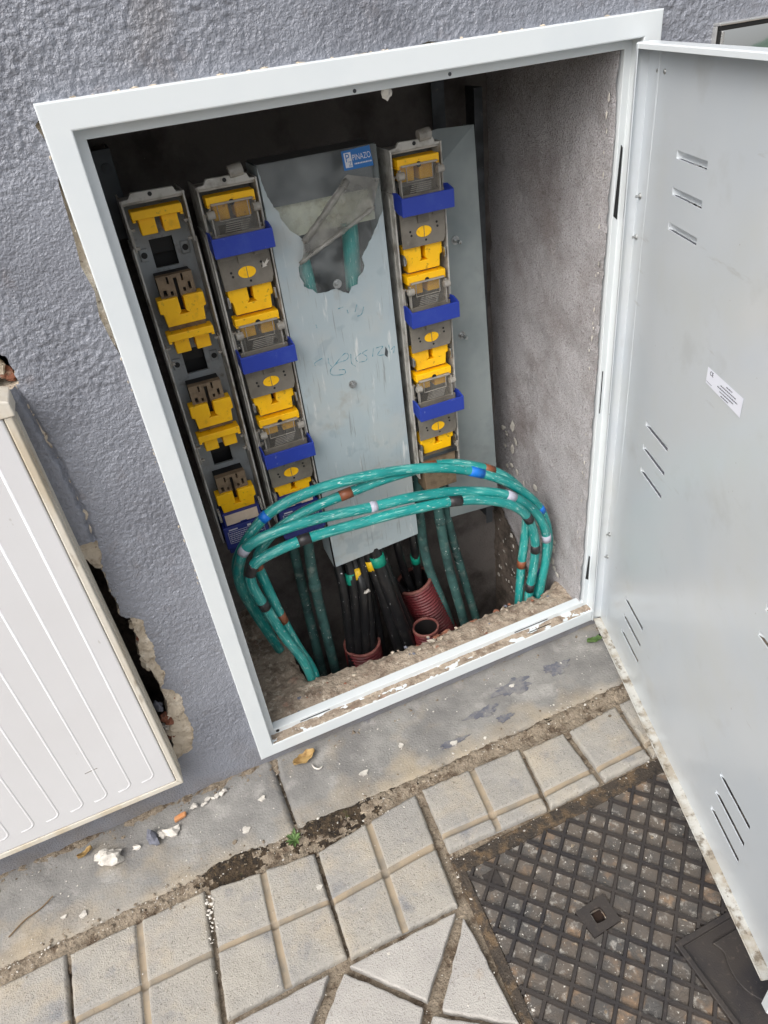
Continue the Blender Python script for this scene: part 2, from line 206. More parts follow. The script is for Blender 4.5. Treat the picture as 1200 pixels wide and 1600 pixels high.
# ------------------------------------------------------------ mesh helpers
class MB:
    def __init__(self): self.v = []; self.f = []
    def add(self, vs, fs):
        o = len(self.v); self.v += [tuple(map(float, p)) for p in vs]; self.f += [tuple(i+o for i in f) for f in fs]; return self
    def box(self, x0, x1, y0, y1, z0, z1):
        return self.add([(x, y, z) for z in (z0, z1) for y in (y0, y1) for x in (x0, x1)],
                        [(0, 2, 3, 1), (4, 5, 7, 6), (0, 1, 5, 4), (2, 6, 7, 3), (0, 4, 6, 2), (1, 3, 7, 5)])
    def prism(self, poly, y0, y1):                          # outline in x,z pushed from y0 (front) to y1
        a = sum(poly[i][0]*poly[(i+1) % len(poly)][1]-poly[(i+1) % len(poly)][0]*poly[i][1] for i in range(len(poly)))
        if a < 0: poly = poly[::-1]
        n = len(poly)
        vs = [(p[0], y0, p[1]) for p in poly]+[(p[0], y1, p[1]) for p in poly]
        fs = [tuple(range(n)), tuple(range(2*n-1, n-1, -1))]+[(i+n, (i+1) % n+n, (i+1) % n, i) for i in range(n)]
        return self.add(vs, fs)
    def prismz(self, poly, z0, z1):
        a = sum(poly[i][0]*poly[(i+1) % len(poly)][1]-poly[(i+1) % len(poly)][0]*poly[i][1] for i in range(len(poly)))
        if a < 0: poly = poly[::-1]
        n = len(poly)
        vs = [(p[0], p[1], z1) for p in poly]+[(p[0], p[1], z0) for p in poly]
        fs = [tuple(range(n)), tuple(range(2*n-1, n-1, -1))]+[(i+n, (i+1) % n+n, (i+1) % n, i) for i in range(n)]
        return self.add(vs, fs)
    def tube(self, pts, rad, n=12, cap=True):
        pts = [Vector(p) for p in pts]; m = len(pts); R = rad if hasattr(rad, '__len__') else [rad]*m
        t0 = (pts[1]-pts[0]).normalized(); up = Vector((0, 0, 1)) if abs(t0.z) < .9 else Vector((1, 0, 0))
        nrm = (up-t0*up.dot(t0)).normalized(); vs = []
        for i in range(m):
            t = (pts[min(i+1, m-1)]-pts[max(i-1, 0)]).normalized(); nrm = (nrm-t*nrm.dot(t)).normalized(); bi = t.cross(nrm)
            for k in range(n):
                a = 2*math.pi*k/n; vs.append(pts[i]+(nrm*math.cos(a)+bi*math.sin(a))*R[i])
        fs = [(i*n+k, i*n+(k+1) % n, (i+1)*n+(k+1) % n, (i+1)*n+k) for i in range(m-1) for k in range(n)]
        if cap: fs += [tuple(range(n-1, -1, -1)), tuple((m-1)*n+k for k in range(n))]
        return self.add(vs, fs)
    def rings(self, o, ax, st, n=36):
        ax = Vector(ax).normalized(); u = ax.orthogonal().normalized(); v = ax.cross(u); o = Vector(o); m = len(st)
        vs = [o+ax*h+(u*math.cos(2*math.pi*k/n)+v*math.sin(2*math.pi*k/n))*r for h, r in st for k in range(n)]
        return self.add(vs, [(i*n+k, i*n+(k+1) % n, (i+1)*n+(k+1) % n, (i+1)*n+k) for i in range(m-1) for k in range(n)])
    def cyl(self, c, axis, r, h, n=12): c = Vector(c); a = Vector(axis).normalized(); return self.tube([c, c+a*h], r, n)
    def grid(self, fn, us, vs_):
        P = [fn(u, v) for v in vs_ for u in us]; w = len(us)
        return self.add(P, [(j*w+i, j*w+i+1, (j+1)*w+i+1, (j+1)*w+i) for j in range(len(vs_)-1) for i in range(w-1)])
    def mesh(self, name, m, origin=(0, 0, 0), smooth=False):
        me = bpy.data.meshes.new(name); o = origin
        me.from_pydata([(x-o[0], y-o[1], z-o[2]) for x, y, z in self.v], [], self.f); me.update()
        if smooth: me.polygons.foreach_set('use_smooth', [True]*len(me.polygons))
        me.materials.append(m); return me
    def build(self, name, m, parent=None, origin=(0, 0, 0), smooth=False, bevel=0, seg=2, keep=False):
        me = self.mesh(name, m, origin, smooth); ob = bpy.data.objects.new(name, me); C.objects.link(ob)
        if parent is not None: ob.parent = parent
        elif origin != (0, 0, 0): ob.location = origin
        if bevel:
            b = ob.modifiers.new('bevel', 'BEVEL'); b.width = bevel; b.segments = seg; b.limit_method = 'ANGLE'; b.angle_limit = math.radians(40)
        return ob
def tag(o, label=None, cat=None, group=None, kind=None):
    if label: o['label'] = label
    if cat: o['category'] = cat
    if group: o['group'] = group
    if kind: o['kind'] = kind
    return o
def thing(name, label, cat, loc=(0, 0, 0), group=None):
    o = bpy.data.objects.new(name, None); C.objects.link(o); o.location = loc; o.empty_display_size = .05
    return tag(o, label, cat, group)
def np_mesh(name, V, F, m, parent=None, smooth=True):
    me = bpy.data.meshes.new(name); V = np.asarray(V, np.float32); F = np.asarray(F, np.int32)
    me.vertices.add(len(V)); me.vertices.foreach_set('co', V.ravel()); k = F.shape[1]
    me.loops.add(F.size); me.loops.foreach_set('vertex_index', F.ravel()); me.polygons.add(len(F))
    me.polygons.foreach_set('loop_start', np.arange(len(F), dtype=np.int32)*k)
    me.polygons.foreach_set('use_smooth', np.ones(len(F), bool) if smooth else np.zeros(len(F), bool))
    me.update(calc_edges=True); me.validate(); me.materials.append(m)
    ob = bpy.data.objects.new(name, me); C.objects.link(ob)
    if parent is not None: ob.parent = parent
    return ob
def compact(V, F):
    u, inv = np.unique(F, return_inverse=True); return V[u], inv.reshape(F.shape)
def grid_np(x0, x1, z0, z1, st):
    nx = int(round((x1-x0)/st))+1; nz = int(round((z1-z0)/st))+1
    X, Z = np.meshgrid(np.linspace(x0, x1, nx), np.linspace(z0, z1, nz)); idx = np.arange(nx*nz).reshape(nz, nx)
    F = np.stack([idx[:-1, :-1], idx[:-1, 1:], idx[1:, 1:], idx[1:, :-1]], -1).reshape(-1, 4)
    return X.ravel(), Z.ravel(), F
def cut(X, Z, F, polys, st):
    """cut polygons out of a grid, its rim snapped onto the outlines"""
    X = X.copy(); Z = Z.copy(); keep = np.ones(len(F), bool); rim = np.zeros(len(X), bool)
    for p in polys:
        cx = X[F].mean(1); cz = Z[F].mean(1); ins = inpoly(cx, cz, p); keep &= ~ins
    F = F[keep]
    cnt = np.bincount(F.ravel(), minlength=len(X))
    for p in polys:
        xs = [a for a, b in p]; zs = [b for a, b in p]
        m = (X > min(xs)-st*2) & (X < max(xs)+st*2) & (Z > min(zs)-st*2) & (Z < max(zs)+st*2) & (cnt > 0) & (cnt < 4)
        if m.any():
            d, bx, bz = nearest_on(p, X[m], Z[m]); ok = d < st*1.2
            i = np.where(m)[0][ok]; X[i] = bx[ok]; Z[i] = bz[ok]; rim[i] = True
    return X, Z, F, rim
def rim_wall(V, F, sel, depth):
    """push the cut rim back: quads between rim edges and their copy at +depth in y"""
    E = np.concatenate([F[:, [i, (i+1) % 4]] for i in range(4)]); key = np.sort(E, 1)
    k = key[:, 0]*10**7+key[:, 1]; u, ix, c = np.unique(k, return_index=True, return_counts=True)
    B = E[ix[c == 1]]; B = B[sel[B[:, 0]] & sel[B[:, 1]]]
    V2 = V.copy(); V2[:, 1] += depth; n = len(V)
    return np.concatenate([V, V2]), np.stack([B[:, 1], B[:, 0], B[:, 0]+n, B[:, 1]+n], -1)
def text_mesh(name, s, size, m, parent, mtx, extr=.0003, sx=1.0):
    cu = bpy.data.curves.new(name, 'FONT'); cu.body = s; cu.size = size; cu.extrude = extr; cu.align_x = 'CENTER'; cu.align_y = 'CENTER'
    to = bpy.data.objects.new(name+'_curve', cu); C.objects.link(to)
    dg = bpy.context.evaluated_depsgraph_get(); me = bpy.data.meshes.new_from_object(to.evaluated_get(dg))
    bpy.data.objects.remove(to); me.name = name; me.materials.clear(); me.materials.append(m)
    for v in me.vertices: v.co = mtx(v.co.x*sx, v.co.y, v.co.z)
    ob = bpy.data.objects.new(name, me); C.objects.link(ob); ob.parent = parent; return ob
def catmull(P, per=8):
    P = [Vector(p) for p in P]; Q = [P[0]*2-P[1]]+P+[P[-1]*2-P[-2]]; out = []
    for i in range(1, len(Q)-2):
        for k in range(per):
            t = k/per; a, b, c, d = Q[i-1], Q[i], Q[i+1], Q[i+2]
            out.append(.5*((2*b)+(c-a)*t+(2*a-5*b+4*c-d)*t*t+(3*b-a-3*c+d)*t**3))
    return out+[P[-1]]
def lump(c, r, seed, squash=(1, 1, .6), sub=2):
    bm = bmesh.new(); bmesh.ops.create_icosphere(bm, subdivisions=sub, radius=1); rr = random.Random(seed); vs = []
    ph = [rr.uniform(0, 6) for _ in range(6)]
    for v in bm.verts:
        n = v.co.normalized()
        k = 1+.28*math.sin(3.1*n.x+ph[0]+2*n.y)+.22*math.sin(5*n.y+ph[1])*math.cos(4*n.z+ph[2])+.15*math.sin(7*n.x+ph[3])*math.sin(6*n.z+ph[4])+rr.uniform(-.09, .09)
        vs.append((c[0]+n.x*r*k*squash[0], c[1]+n.y*r*k*squash[1], c[2]+n.z*r*k*squash[2]))
    fs = [tuple(v.index for v in f.verts) for f in bm.faces]; bm.free(); return vs, fs

# ============================================================ GROUND
pav = tag(MB().box(-6, 6, -1.6, .016, -.12, -.012).build('pavement', SOIL), kind='structure')
tag(MB().add([(-400, -600, -.14), (400, -600, -.14), (400, -1.55, -.14), (-400, -1.55, -.14)], [(0, 1, 2, 3)]).build('road', ROAD), kind='structure')
# hills across the street (seen mirrored in the glass plate)
us = np.linspace(-1, 1, 240); vs_ = np.linspace(0, 1, 14)
def hillf(u, v):
    x = u*380; q = min(1, max(0, (x-200)/62)); q = q*q*(3-2*q); c = 21.5+13.5*q+7*math.sin(u*5+1)*(1-q)*.5+1.6*float(fbm(x/11, 2.5, 5, 4))
    return (x, -150-v*60, -.2+c*math.sin(min(1, v*1.15)*math.pi/2)+.8*float(fbm(u*60, v*6, 9, 3))*v)
tag(MB().grid(hillf, list(us), list(vs_)).build('hill', HILL, smooth=True), kind='structure')

WY = .012
# kerb slabs along the foot of the wall
def height_piece(name, corners, m, parent, n=(40, 14), z=.002, amp=.0015, edge=.004, groove=False, seed=0, thick=.02):
    """slab from four corners (BL, BR, TR, TL) with worn edges; groove = four pads with hollow channels"""
    a, b, c, d = [np.array(p) for p in corners]; nu, nv = n
    gr = groove or ((), ()); lu, lv = np.linalg.norm(b-a), np.linalg.norm(d-a); gof = np.array([-.0072, -.006, -.0045, -.0025, 0, .0025, .0045, .006, .0072])
    ul = np.unique(np.concatenate([np.linspace(0, 1, nu), [.012, .025, .975, .988]]+[x+gof/lu for x in gr[0]]))
    vl = np.unique(np.concatenate([np.linspace(0, 1, nv), [.012, .025, .975, .988]]+[x+gof/lv for x in gr[1]]))
    U, V = np.meshgrid(ul, vl)
    P = ((1-U)*(1-V))[..., None]*a+(U*(1-V))[..., None]*b+(U*V)[..., None]*c+((1-U)*V)[..., None]*d
    X, Y = P[..., 0], P[..., 1]; Lu = np.linalg.norm(b-a); Lv = np.linalg.norm(d-a)
    de = np.minimum(np.minimum(U, 1-U)*Lu, np.minimum(V, 1-V)*Lv)
    X = X+.0012*fbm(X*90, Y*90, seed+3)*(de < edge); Y = Y+.0012*fbm(X*90+7, Y*90, seed+4)*(de < edge)
    H = z+amp*fbm(X*30, Y*30, seed, 3)-np.clip(1-de/edge, 0, 1)**2*edge*.8*(1+.8*fbm(X*60, Y*60, seed+9, 2))
    if groove:
        for gu in groove[0]: H = H-.0050*np.sqrt(np.clip(1-(np.abs(U-gu)*Lu/.0062)**2, 0, 1))
        for gv in groove[1]: H = H-.0050*np.sqrt(np.clip(1-(np.abs(V-gv)*Lv/.0062)**2, 0, 1))
        dp = 1e3
        H = H+.0012*np.clip(de/.02, 0, 1)
    w_ = U.shape[1]; h_ = U.shape[0]; idx = np.arange(w_*h_).reshape(h_, w_)
    F = np.stack([idx[:-1, :-1], idx[:-1, 1:], idx[1:, 1:], idx[1:, :-1]], -1).reshape(-1, 4)
    rim = np.concatenate([idx[0, :], idx[1:, -1], idx[-1, -2::-1], idx[-2:0:-1, 0]])
    VV = np.stack([X, Y, H], -1).reshape(-1, 3); VB = VV[rim].copy(); VB[:, 2] = z-thick; o = len(VV); k = len(rim)
    FB = np.array([[rim[i], o+i, o+(i+1) % k, rim[(i+1) % k]] for i in range(k)])
    ob = np_mesh(name, np.concatenate([VV, VB]), np.concatenate([F, FB]), m, parent)
    if groove:                                               # sediment settled in the channels
        ob.data.materials.append(SEDIM); cu, cv = U.ravel()[F].mean(1), V.ravel()[F].mean(1); mi = np.zeros(len(F)+k, np.int32)
        for gu in groove[0]: mi[:len(F)] |= (np.abs(cu-gu)*Lu < .0050)
        for gv in groove[1]: mi[:len(F)] |= (np.abs(cv-gv)*Lv < .0050)
        if len(mi) == len(ob.data.polygons): ob.data.polygons.foreach_set('material_index', mi)
    return ob
for k, (x0, x1) in enumerate([(-.86, .0165), (.0215, .93), (.935, 1.8)]):
    height_piece('kerb_slab', [(x0, [-.151, -.149, -.149][k]), (x1, [-.150, -.150, -.149][k]), (x1, .02), (x0, .02)], KERB, pav, (150, 36), .003, .0022, .008, seed=k*5)
# dotted four-pad tiles, each laid slightly out of line
T = [[(-.575, -.375), (-.369, -.374), (-.3715, -.172), (-.578, -.178)],
     [(-.3635, -.3735), (-.1675, -.3735), (-.1515, -.1735), (-.3655, -.1745)],
     [(-.1585, -.3695), (.0255, -.3685), (.0325, -.196), (-.1425, -.1765)],
     [(.0300, -.3735), (.2090, -.3765), (.2315, -.1765), (.0395, -.1975)]]
for k, q in enumerate(T): height_piece('paving_tile', q, TILE, pav, (52, 52), .001, .0014, .0045, ((.5,), (.5,)), 20+k)
T2 = [[(.2365, -.2945), (.4215, -.3045), (.4415, -.1815), (.2465, -.1735)],
      [(.4285, -.3055), (.5285, -.3045), (.5325, -.1905), (.4475, -.1890)],
      [(.5405, -.3045), (.6380, -.3045), (.6550, -.1855), (.5465, -.1925)],
      [(.6450, -.3045), (.8330, -.3045), (.8430, -.1785), (.6660, -.1860)]]
G2 = [((.5,), (.22,)), ((), (.22,)), ((), (.2,)), ((.5,), (.2,))]
for k, q in enumerate(T2): height_piece('paving_tile', q, TILE, pav, (52, 36), .001, .0014, .0045, G2[k], 40+k)
# pale diagonal slabs in front
def poly_slab(poly, seed, z=.001):
    mb = MB(); poly = ragged(poly, .012, .0016, seed); mb.prismz(poly, z-.02, z)
    o = mb.build('paving_slab', SLAB, pav, bevel=.0025, seg=2); return o
for k, p in enumerate([[(.0246, -.3828), (.2005, -.3852), (.1085, -.4738)], [(.2086, -.3972), (.1220, -.4930), (.2104, -.5520)],
                       [(.0149, -.3884), (.1010, -.4785), (.0150, -.575), (-.0760, -.478)], [(-.1500, -.380), (-.0060, -.380), (-.0830, -.464)],
                       [(.1090, -.492), (.2110, -.562), (.2110, -.672), (.024, -.582)], [(-.160, -.389), (-.085, -.473), (-.160, -.56)],
                       [(-.345, -.380), (-.170, -.380), (-.258, -.474)], [(-.37, -.389), (-.27, -.480), (-.37, -.58)]]): poly_slab(p, k)
# soil and moss lying in the joint between kerb and tiles, and round the iron cover
xs = np.linspace(-.86, 1.2, 640); ys = np.linspace(-.202, -.120, 28); X, Y = np.meshgrid(xs, ys)
cy = -.155+.006*fbm(X*9, 0*X, 3, 3); wd = .0135*(1+.9*fbm(X*14, 0*X+4, 8, 3))
mossk = np.clip(np.exp(-((X+.10)/.05)**2)*1.0+np.exp(-((X-.09)/.075)**2)*.75, 0, 1)
H = -.006+np.clip(1-((Y-cy-.004*mossk)/(wd*(1+.35*mossk)))**2, 0, 1)*(.007+.008*mossk)+.0035*fbm(X*110, Y*110, 2, 3)
idx = np.arange(X.size).reshape(X.shape); F = np.stack([idx[:-1, :-1], idx[:-1, 1:], idx[1:, 1:], idx[1:, :-1]], -1).reshape(-1, 4)
fx = X.ravel()[F].mean(1); fy = Y.ravel()[F].mean(1); mk = np.clip(np.exp(-((fx+.10)/.05)**2)+.85*np.exp(-((fx-.08)/.08)**2), 0, 1)+.9*fbm(fx*60, fy*90, 6, 3)-9*np.abs(fy-cy.ravel()[F].mean(1)-.004) > .42
V = np.stack([X, Y, H], -1).reshape(-1, 3)
for sel, nm, mm in ((~mk, 'joint_soil', SOIL), (mk, 'moss_strip', MOSS)):
    v2, f2 = compact(V, F[sel]); tag(np_mesh(nm, v2, f2, mm), kind='stuff')
xs = np.linspace(-.86, .93, 500); ys = np.linspace(-.020, .014, 10); X, Y = np.meshgrid(xs, ys)
H = -.003+(.0075-.0065*np.clip((X+.02)/.05, 0, 1))*np.clip((Y+.016)/.024, 0, 1)*(1+.9*fbm(X*25, Y*25, 12, 3))+.003*fbm(X*120, Y*120, 7, 3)-.012*(X > .02)*np.clip(-.55-fbm(X*6, X*0, 4, 2), -.2, .4)
idx = np.arange(X.size).reshape(X.shape); F = np.stack([idx[:-1, :-1], idx[:-1, 1:], idx[1:, 1:], idx[1:, :-1]], -1).reshape(-1, 4)
tag(np_mesh('wall_foot_dust', np.stack([X, Y, H], -1).reshape(-1, 3), F, SOIL), kind='stuff')

# ------------------------------------------------------------ cast iron cover
mh = thing('manhole_cover', 'cast iron access cover with diamond grid and square key hole, under the open door', 'manhole cover', (.52, -.62, -.01))
MO = (.52, -.62, -.01); x0, x1, y0, y1 = .243, .800, -.92, -.330
sk = lambda x, y: (x+.075*(y+.33)*(1 if x < .5 else 0), y)        # the left rim runs slightly askew
rim = MB(); ro = [sk(x0-.012, y1+.022), (x1+.01, y1+.020), (x1+.01, y0-.01), sk(x0-.012, y0-.01)]; ri = [sk(x0+.004, y1-.005), (x1, y1-.007), (x1, y0), sk(x0+.004, y0)]
vs = [(*p, -.0062) for p in ro]+[(*p, -.0036) for p in ri]+[(*p, -.03) for p in ro]+[(*p, -.03) for p in ri]
rim.add(vs, [(i, i+4, (i+1) % 4+4, (i+1) % 4) for i in range(4)][::1]+[(i, (i+1) % 4, (i+1) % 4+8, i+8) for i in range(4)]+[(i+4, i+12, (i+1) % 4+12, (i+1) % 4+4) for i in range(4)])
rim.build('frame', IRONF, mh, MO, bevel=.0012)
xs = np.linspace(x0-.045, x1, 150); ys = np.linspace(y0, y1-.004, 150); X, Y = np.meshgrid(xs, ys); X = X
H = -.0066+.0014*fbm(X*60, Y*60, 31, 3); idx = np.arange(X.size).reshape(X.shape)
F = np.stack([idx[:-1, :-1], idx[:-1, 1:], idx[1:, 1:], idx[1:, :-1]], -1).reshape(-1, 4); cx = X.ravel()[F].mean(1); cyy = Y.ravel()[F].mean(1)
ok = (cx > x0+.004+.075*(cyy+.33)) & ~((np.abs(cx-.391) < .008) & (np.abs(cyy+.4835) < .008))
v2, f2 = compact(np.stack([X, Y, H], -1).reshape(-1, 3), F[ok]); v2 = v2-np.array(MO)
np_mesh('plate', v2, f2, IRONC, mh)
def clip_line(p, d):
    """part of the line p+t*d that lies on the cover, outside the plain inset"""
    lo, hi = -2, 2
    for (nx, ny, c) in [(1, -.075, x0+.005+.075*.33), (-1, 0, -x1+.002), (0, -1, -y1+.006), (0, 1, y0+.002)]:
        f = nx*p[0]+ny*p[1]-c; gg = nx*d[0]+ny*d[1]
        if abs(gg) < 1e-9:
            if f < 0: return None
        elif gg > 0: lo = max(lo, -f/gg)
        else: hi = min(hi, -f/gg)
    return (lo, hi) if hi-lo > .01 else None
pitch = .0303; a0 = math.radians(-48)
for fam in range(2):
    d = (math.cos(a0+fam*math.pi/2), math.sin(a0+fam*math.pi/2)); nn = (-d[1], d[0])
    for k in range(-16, 17):
        off = (k+.5)*pitch; p = (.391+nn[0]*off, -.483+nn[1]*off); c = clip_line(p, d)
        if not c: continue
        segs = [c]
        # inset panel interrupts the ribs
        for rx0, rx1, ry0, ry1 in [(.463, .66, -.80, -.562), (.368, .414, -.506, -.461)]:
            new = []
            for (lo, hi) in segs:
                ts = [lo+(hi-lo)*i/300 for i in range(301)]; run = None
                for t in ts:
                    inside = rx0 < p[0]+d[0]*t < rx1 and ry0 < p[1]+d[1]*t < ry1
                    if not inside and run is None: run = t
                    if inside and run is not None: new.append((run, t)); run = None
                if run is not None: new.append((run, hi))
            segs = [s for s in new if s[1]-s[0] > .004]
        hw, tw = .0038, .0022; zt = -.0012-.0003*fam
        for lo, hi in segs:
            q = []; mb = MB()
            for t in (lo, hi):
                for (o_, z_) in ((-hw, -.010), (-tw, zt), (tw, zt), (hw, -.010)):
                    q.append((p[0]+d[0]*t+nn[0]*o_, p[1]+d[1]*t+nn[1]*o_, z_))
            mb.add(q, [(0, 1, 5, 4), (1, 2, 6, 5), (2, 3, 7, 6), (3, 2, 1, 0), (4, 5, 6, 7)])
            mb.build('rib', IRON, mh, MO)
kp = MB(); ou = [(.4165, -.4605), (.4165, -.5035), (.3675, -.5065), (.3625, -.4655)]; ci = 12
inn = [(.391+.0105*max(-1, min(1, 1.25*math.cos(2*math.pi*(i+.5)/ci))), -.4835+.0100*max(-1, min(1, 1.25*math.sin(2*math.pi*(i+.5)/ci)))) for i in range(ci)]
vs = [(*p, -.0003) for p in ou]+[(*p, -.010) for p in ou]; fs = [(i, (i+1) % 4, (i+1) % 4+4, i+4) for i in range(4)]
kp.add(vs, fs); o_ = len(kp.v); kp.v += [(*p, -.0003) for p in inn]+[(*p, -.03) for p in inn]
ang = lambda p: math.atan2(p[1]+.4835, p[0]-.391) % (2*math.pi)
oo = sorted(range(4), key=lambda i: ang(ou[i])); ii = sorted(range(ci), key=lambda i: ang(inn[i]))
oi_ = 0
near = [min(oo, key=lambda a: abs(((ang(ou[a])-ang(inn[b])+math.pi) % (2*math.pi))-math.pi)) for b in ii]
for j in range(ci):
    b0, b1 = ii[j], ii[(j+1) % ci]; n0, n1 = near[j], near[(j+1) % ci]
    kp.f.append((n0, o_+b1, o_+b0) if n0 == n1 else (n0, n1, o_+b1, o_+b0)); kp.f.append((o_+b0, o_+b1, o_+ci+b1, o_+ci+b0))
kp.build('key_hole_plate', IRON, mh, MO)
MB().box(.378, .404, -.4965, -.4705, -.0118, -.0105).build('key_hole_floor', RUST, mh, MO)
ip = MB(); o4 = [(.463, -.562), (.66, -.562), (.66, -.80), (.463, -.80)]; i4 = [(.471, -.570), (.652, -.570), (.652, -.792), (.471, -.792)]
ip.add([(*p, .0012) for p in o4]+[(*p, .0012) for p in i4]+[(*p, -.01) for p in o4]+[(*p, -.0055) for p in i4],
       [(i, i+4, (i+1) % 4+4, (i+1) % 4) for i in range(4)]+[(i, (i+1) % 4, (i+1) % 4+8, i+8) for i in range(4)]+[(i+4, i+12, (i+1) % 4+12, (i+1) % 4+4) for i in range(4)]+[(12, 15, 14, 13)])
ip.build('inset_panel', IRON, mh, MO, bevel=.001)
em = catmull([(.512, -.585, 0), (.517, -.60, 0), (.509, -.62, 0), (.507, -.645, 0), (.520, -.67, 0), (.55, -.70, 0)], 6)
MB().prismz([(p.x, p.y) for p in em]+[(.60, -.70), (.60, -.60), (.56, -.585)], -.008, -.0015).build('raised_emblem', IRON, mh, MO, bevel=.001)
MB().prismz([(.266, -.352), (.292, -.352), (.290, -.382), (.264, -.380)], -.01, -.0042).build('lifting_notch', IRON, mh, MO, bevel=.001)

# ============================================================ RENDERED WALL
wall = thing('rendered_wall', 'grey painted rough rendered wall around the cabinet, broken away beside the white box', 'wall', (0, .012, 0))
WO = np.array([0, .012, 0])
void = [(-.22, .60), (-.134, .5602), (-.1285, .5446), (-.1202, .5395), (-.1204, .5155), (-.1226, .4917), (-.119, .4709), (-.1249, .4493), (-.1115, .4394), (-.1134, .4219), (-.1144, .3913), (-.1219, .3632), (-.1152, .3319), (-.1126, .302), (-.1129, .2748), (-.1125, .2453), (-.1203, .2121), (-.1239, .185), (-.1284, .158), (-.1345, .1245), (-.22, .11)]
paint = [(-.24, .62), (-.128, .5904), (-.1094, .5883), (-.1115, .5693), (-.1185, .5418), (-.1193, .5196), (-.1214, .4959), (-.1179, .4736), (-.124, .4506), (-.1107, .4425), (-.0955, .43), (-.1, .4032), (-.0958, .3765), (-.1028, .3513), (-.0974, .3109), (-.1033, .295), (-.1122, .2825), (-.0945, .2663), (-.0869, .2458), (-.0933, .2081), (-.0903, .163), (-.1052, .1184), (-.1342, .1068), (-.24, .10)]
paint = ragged(paint, .004, .0022, 3); void_r = ragged(void, .004, .0024, 9)
# hole for the steel cabinet: paint ragged and chipped along the left and top of the frame
hole = []
for k in range(150):
    t = k/150*4; s = int(t); u = t-s
    a, b = [(.005, .04), (.763, .04), (.763, 1.093), (.005, 1.093)][s], [(.763, .04), (.763, 1.093), (.005, 1.093), (.005, .04)][s]
    p = [a[0]+(b[0]-a[0])*u, a[1]+(b[1]-a[1])*u]
    if s == 3:
        z = p[1]; chip = .012*max(0, min(1, (z-.80)/.05))*max(0, min(1, (1.05-z)/.04)); p[0] -= chip*(.75+.8*float(fbm(z*45, 1, 3, 3)))+.0045*max(0, float(fbm(z*40, 3, 5, 3)))*2
        if 1.075 < z: p[0] -= .010
    if s == 2: p[1] += .004+.006*max(0, float(fbm(p[0]*40, 3, 8, 3)))
    hole.append((p[0], p[1]))
notch = ragged([(-.16, .86), (-.128, .868), (-.1195, .862), (-.1185, .842), (-.119, .825), (-.16, .82)], .004, .002, 5)
st = .0020
X, Z, F = grid_np(-.62, 1.18, -.02, 1.34, st)
def crackd(X, Z):
    d, _, _ = nearest_on(crk, X, Z); return d
crk0 = [(-.155, .905), (-.1307, .8752), (-.124, .847), (-.1205, .7929), (-.1167, .7479), (-.1122, .7043), (-.1114, .6381), (-.113, .5842)]
crk = ragged(crk0, .006, .003, 2, closed=False); crk = crk+crk[::-1]
def stucco(X, Z):
    wx = X+.0025*fbm(X*70, Z*70, 40, 2); wz = Z+.0025*fbm(X*70+9, Z*70, 41, 2)
    n1 = fbm(wx*120, wz*120, 1, 2, .5); n2 = fbm(wx*240+3, wz*240, 5, 2); n3 = fbm(X*22, Z*22, 9, 2)
    n1 = pnoise(wx*215, wz*215, 1)+.7*pnoise(wx*120+5, wz*120, 2); rid = np.tanh(2.2*n1)+.5*np.clip(-n1*3-1.0, 0, 1)*-1
    smoothk = .62+.45*np.clip(.45+1.9*fbm(X*5.1, Z*5.1, 14, 3)+.9*(Z-.62), 0, 1)            # rougher higher up
    patch = np.clip(1-np.hypot((X+.035)/.10, (Z-.97)/.09), 0, 1); smoothk = smoothk*(1-.6*np.clip(patch*2.2, 0, 1))
    foot = np.clip((Z-.02)/.10, .5, 1)
    lowr = np.where((X < -.10) & (Z < .86), .7, 1)
    return (.00105*rid+.0009*n2)*smoothk*foot*lowr+.0012*n3
Y = WY-stucco(X, Z)
d = crackd(X, Z); Y = Y+.007*np.exp(-(d/.0030)**2)
left = (X < np.interp(Z, [.58, .70, .85, .9], [-.113, -.112, -.124, -.155])) & (Z > .58) & (Z < .9)
Y = np.where(left & (d > .001), Y-.0022*np.clip(d/.004, 0, 1)*np.clip((.9-Z)/.04, 0, 1), Y)
d2, _, _ = nearest_on(paint, X, Z); Y = Y+.0016*np.exp(-(d2/.008)**2)*(.4+fbm(X*60, Z*60, 33, 2))
X, Z, F, rm = cut(X, Z, F, [hole, paint, notch], st)
V = np.stack([X, Y, Z], -1)
Vr, Fr = rim_wall(V, F, rm, .010)
v2, f2 = compact(V, F); np_mesh('painted_render', v2-WO, f2, WALLP, wall)
v2, f2 = compact(Vr, Fr); v2[:, 1] += .0009*fbm(v2[:, 0]*300, v2[:, 2]*300, 2, 2); np_mesh('render_edge', v2-WO, f2, PLASTER, wall)
# bare plaster under the paint, broken through to the void behind the box
X, Z, F = grid_np(-.26, .82, -.02, 1.16, .004)
Y = .0195+.003*fbm(X*80, Z*80, 50, 3)
inner = [(.012, .046), (.757, .046), (.757, 1.086), (.012, 1.086)]
keepf = (X[F].mean(1) < .03) | (X[F].mean(1) > .74) | (Z[F].mean(1) > 1.07) | (Z[F].mean(1) < .06)
F = F[keepf]; X, Z, F, rm = cut(X, Z, F, [void_r, inner, notch], .004)
V = np.stack([X, Y-.004*np.exp(-((X+.10)/.02)**2)*(fbm(X*45, Z*45, 71, 2) > .1), Z], -1); Vr, Fr = rim_wall(V, F, rm, .035)
v2, f2 = compact(V, F); np_mesh('bare_plaster', v2-WO, f2, PLASTER, wall)
v2, f2 = compact(Vr, Fr); v2[:, 0] += .004*fbm(v2[:, 1]*90+v2[:, 2]*60, v2[:, 2]*90, 4, 2); np_mesh('plaster_edge', v2-WO, f2, PLASTER, wall)
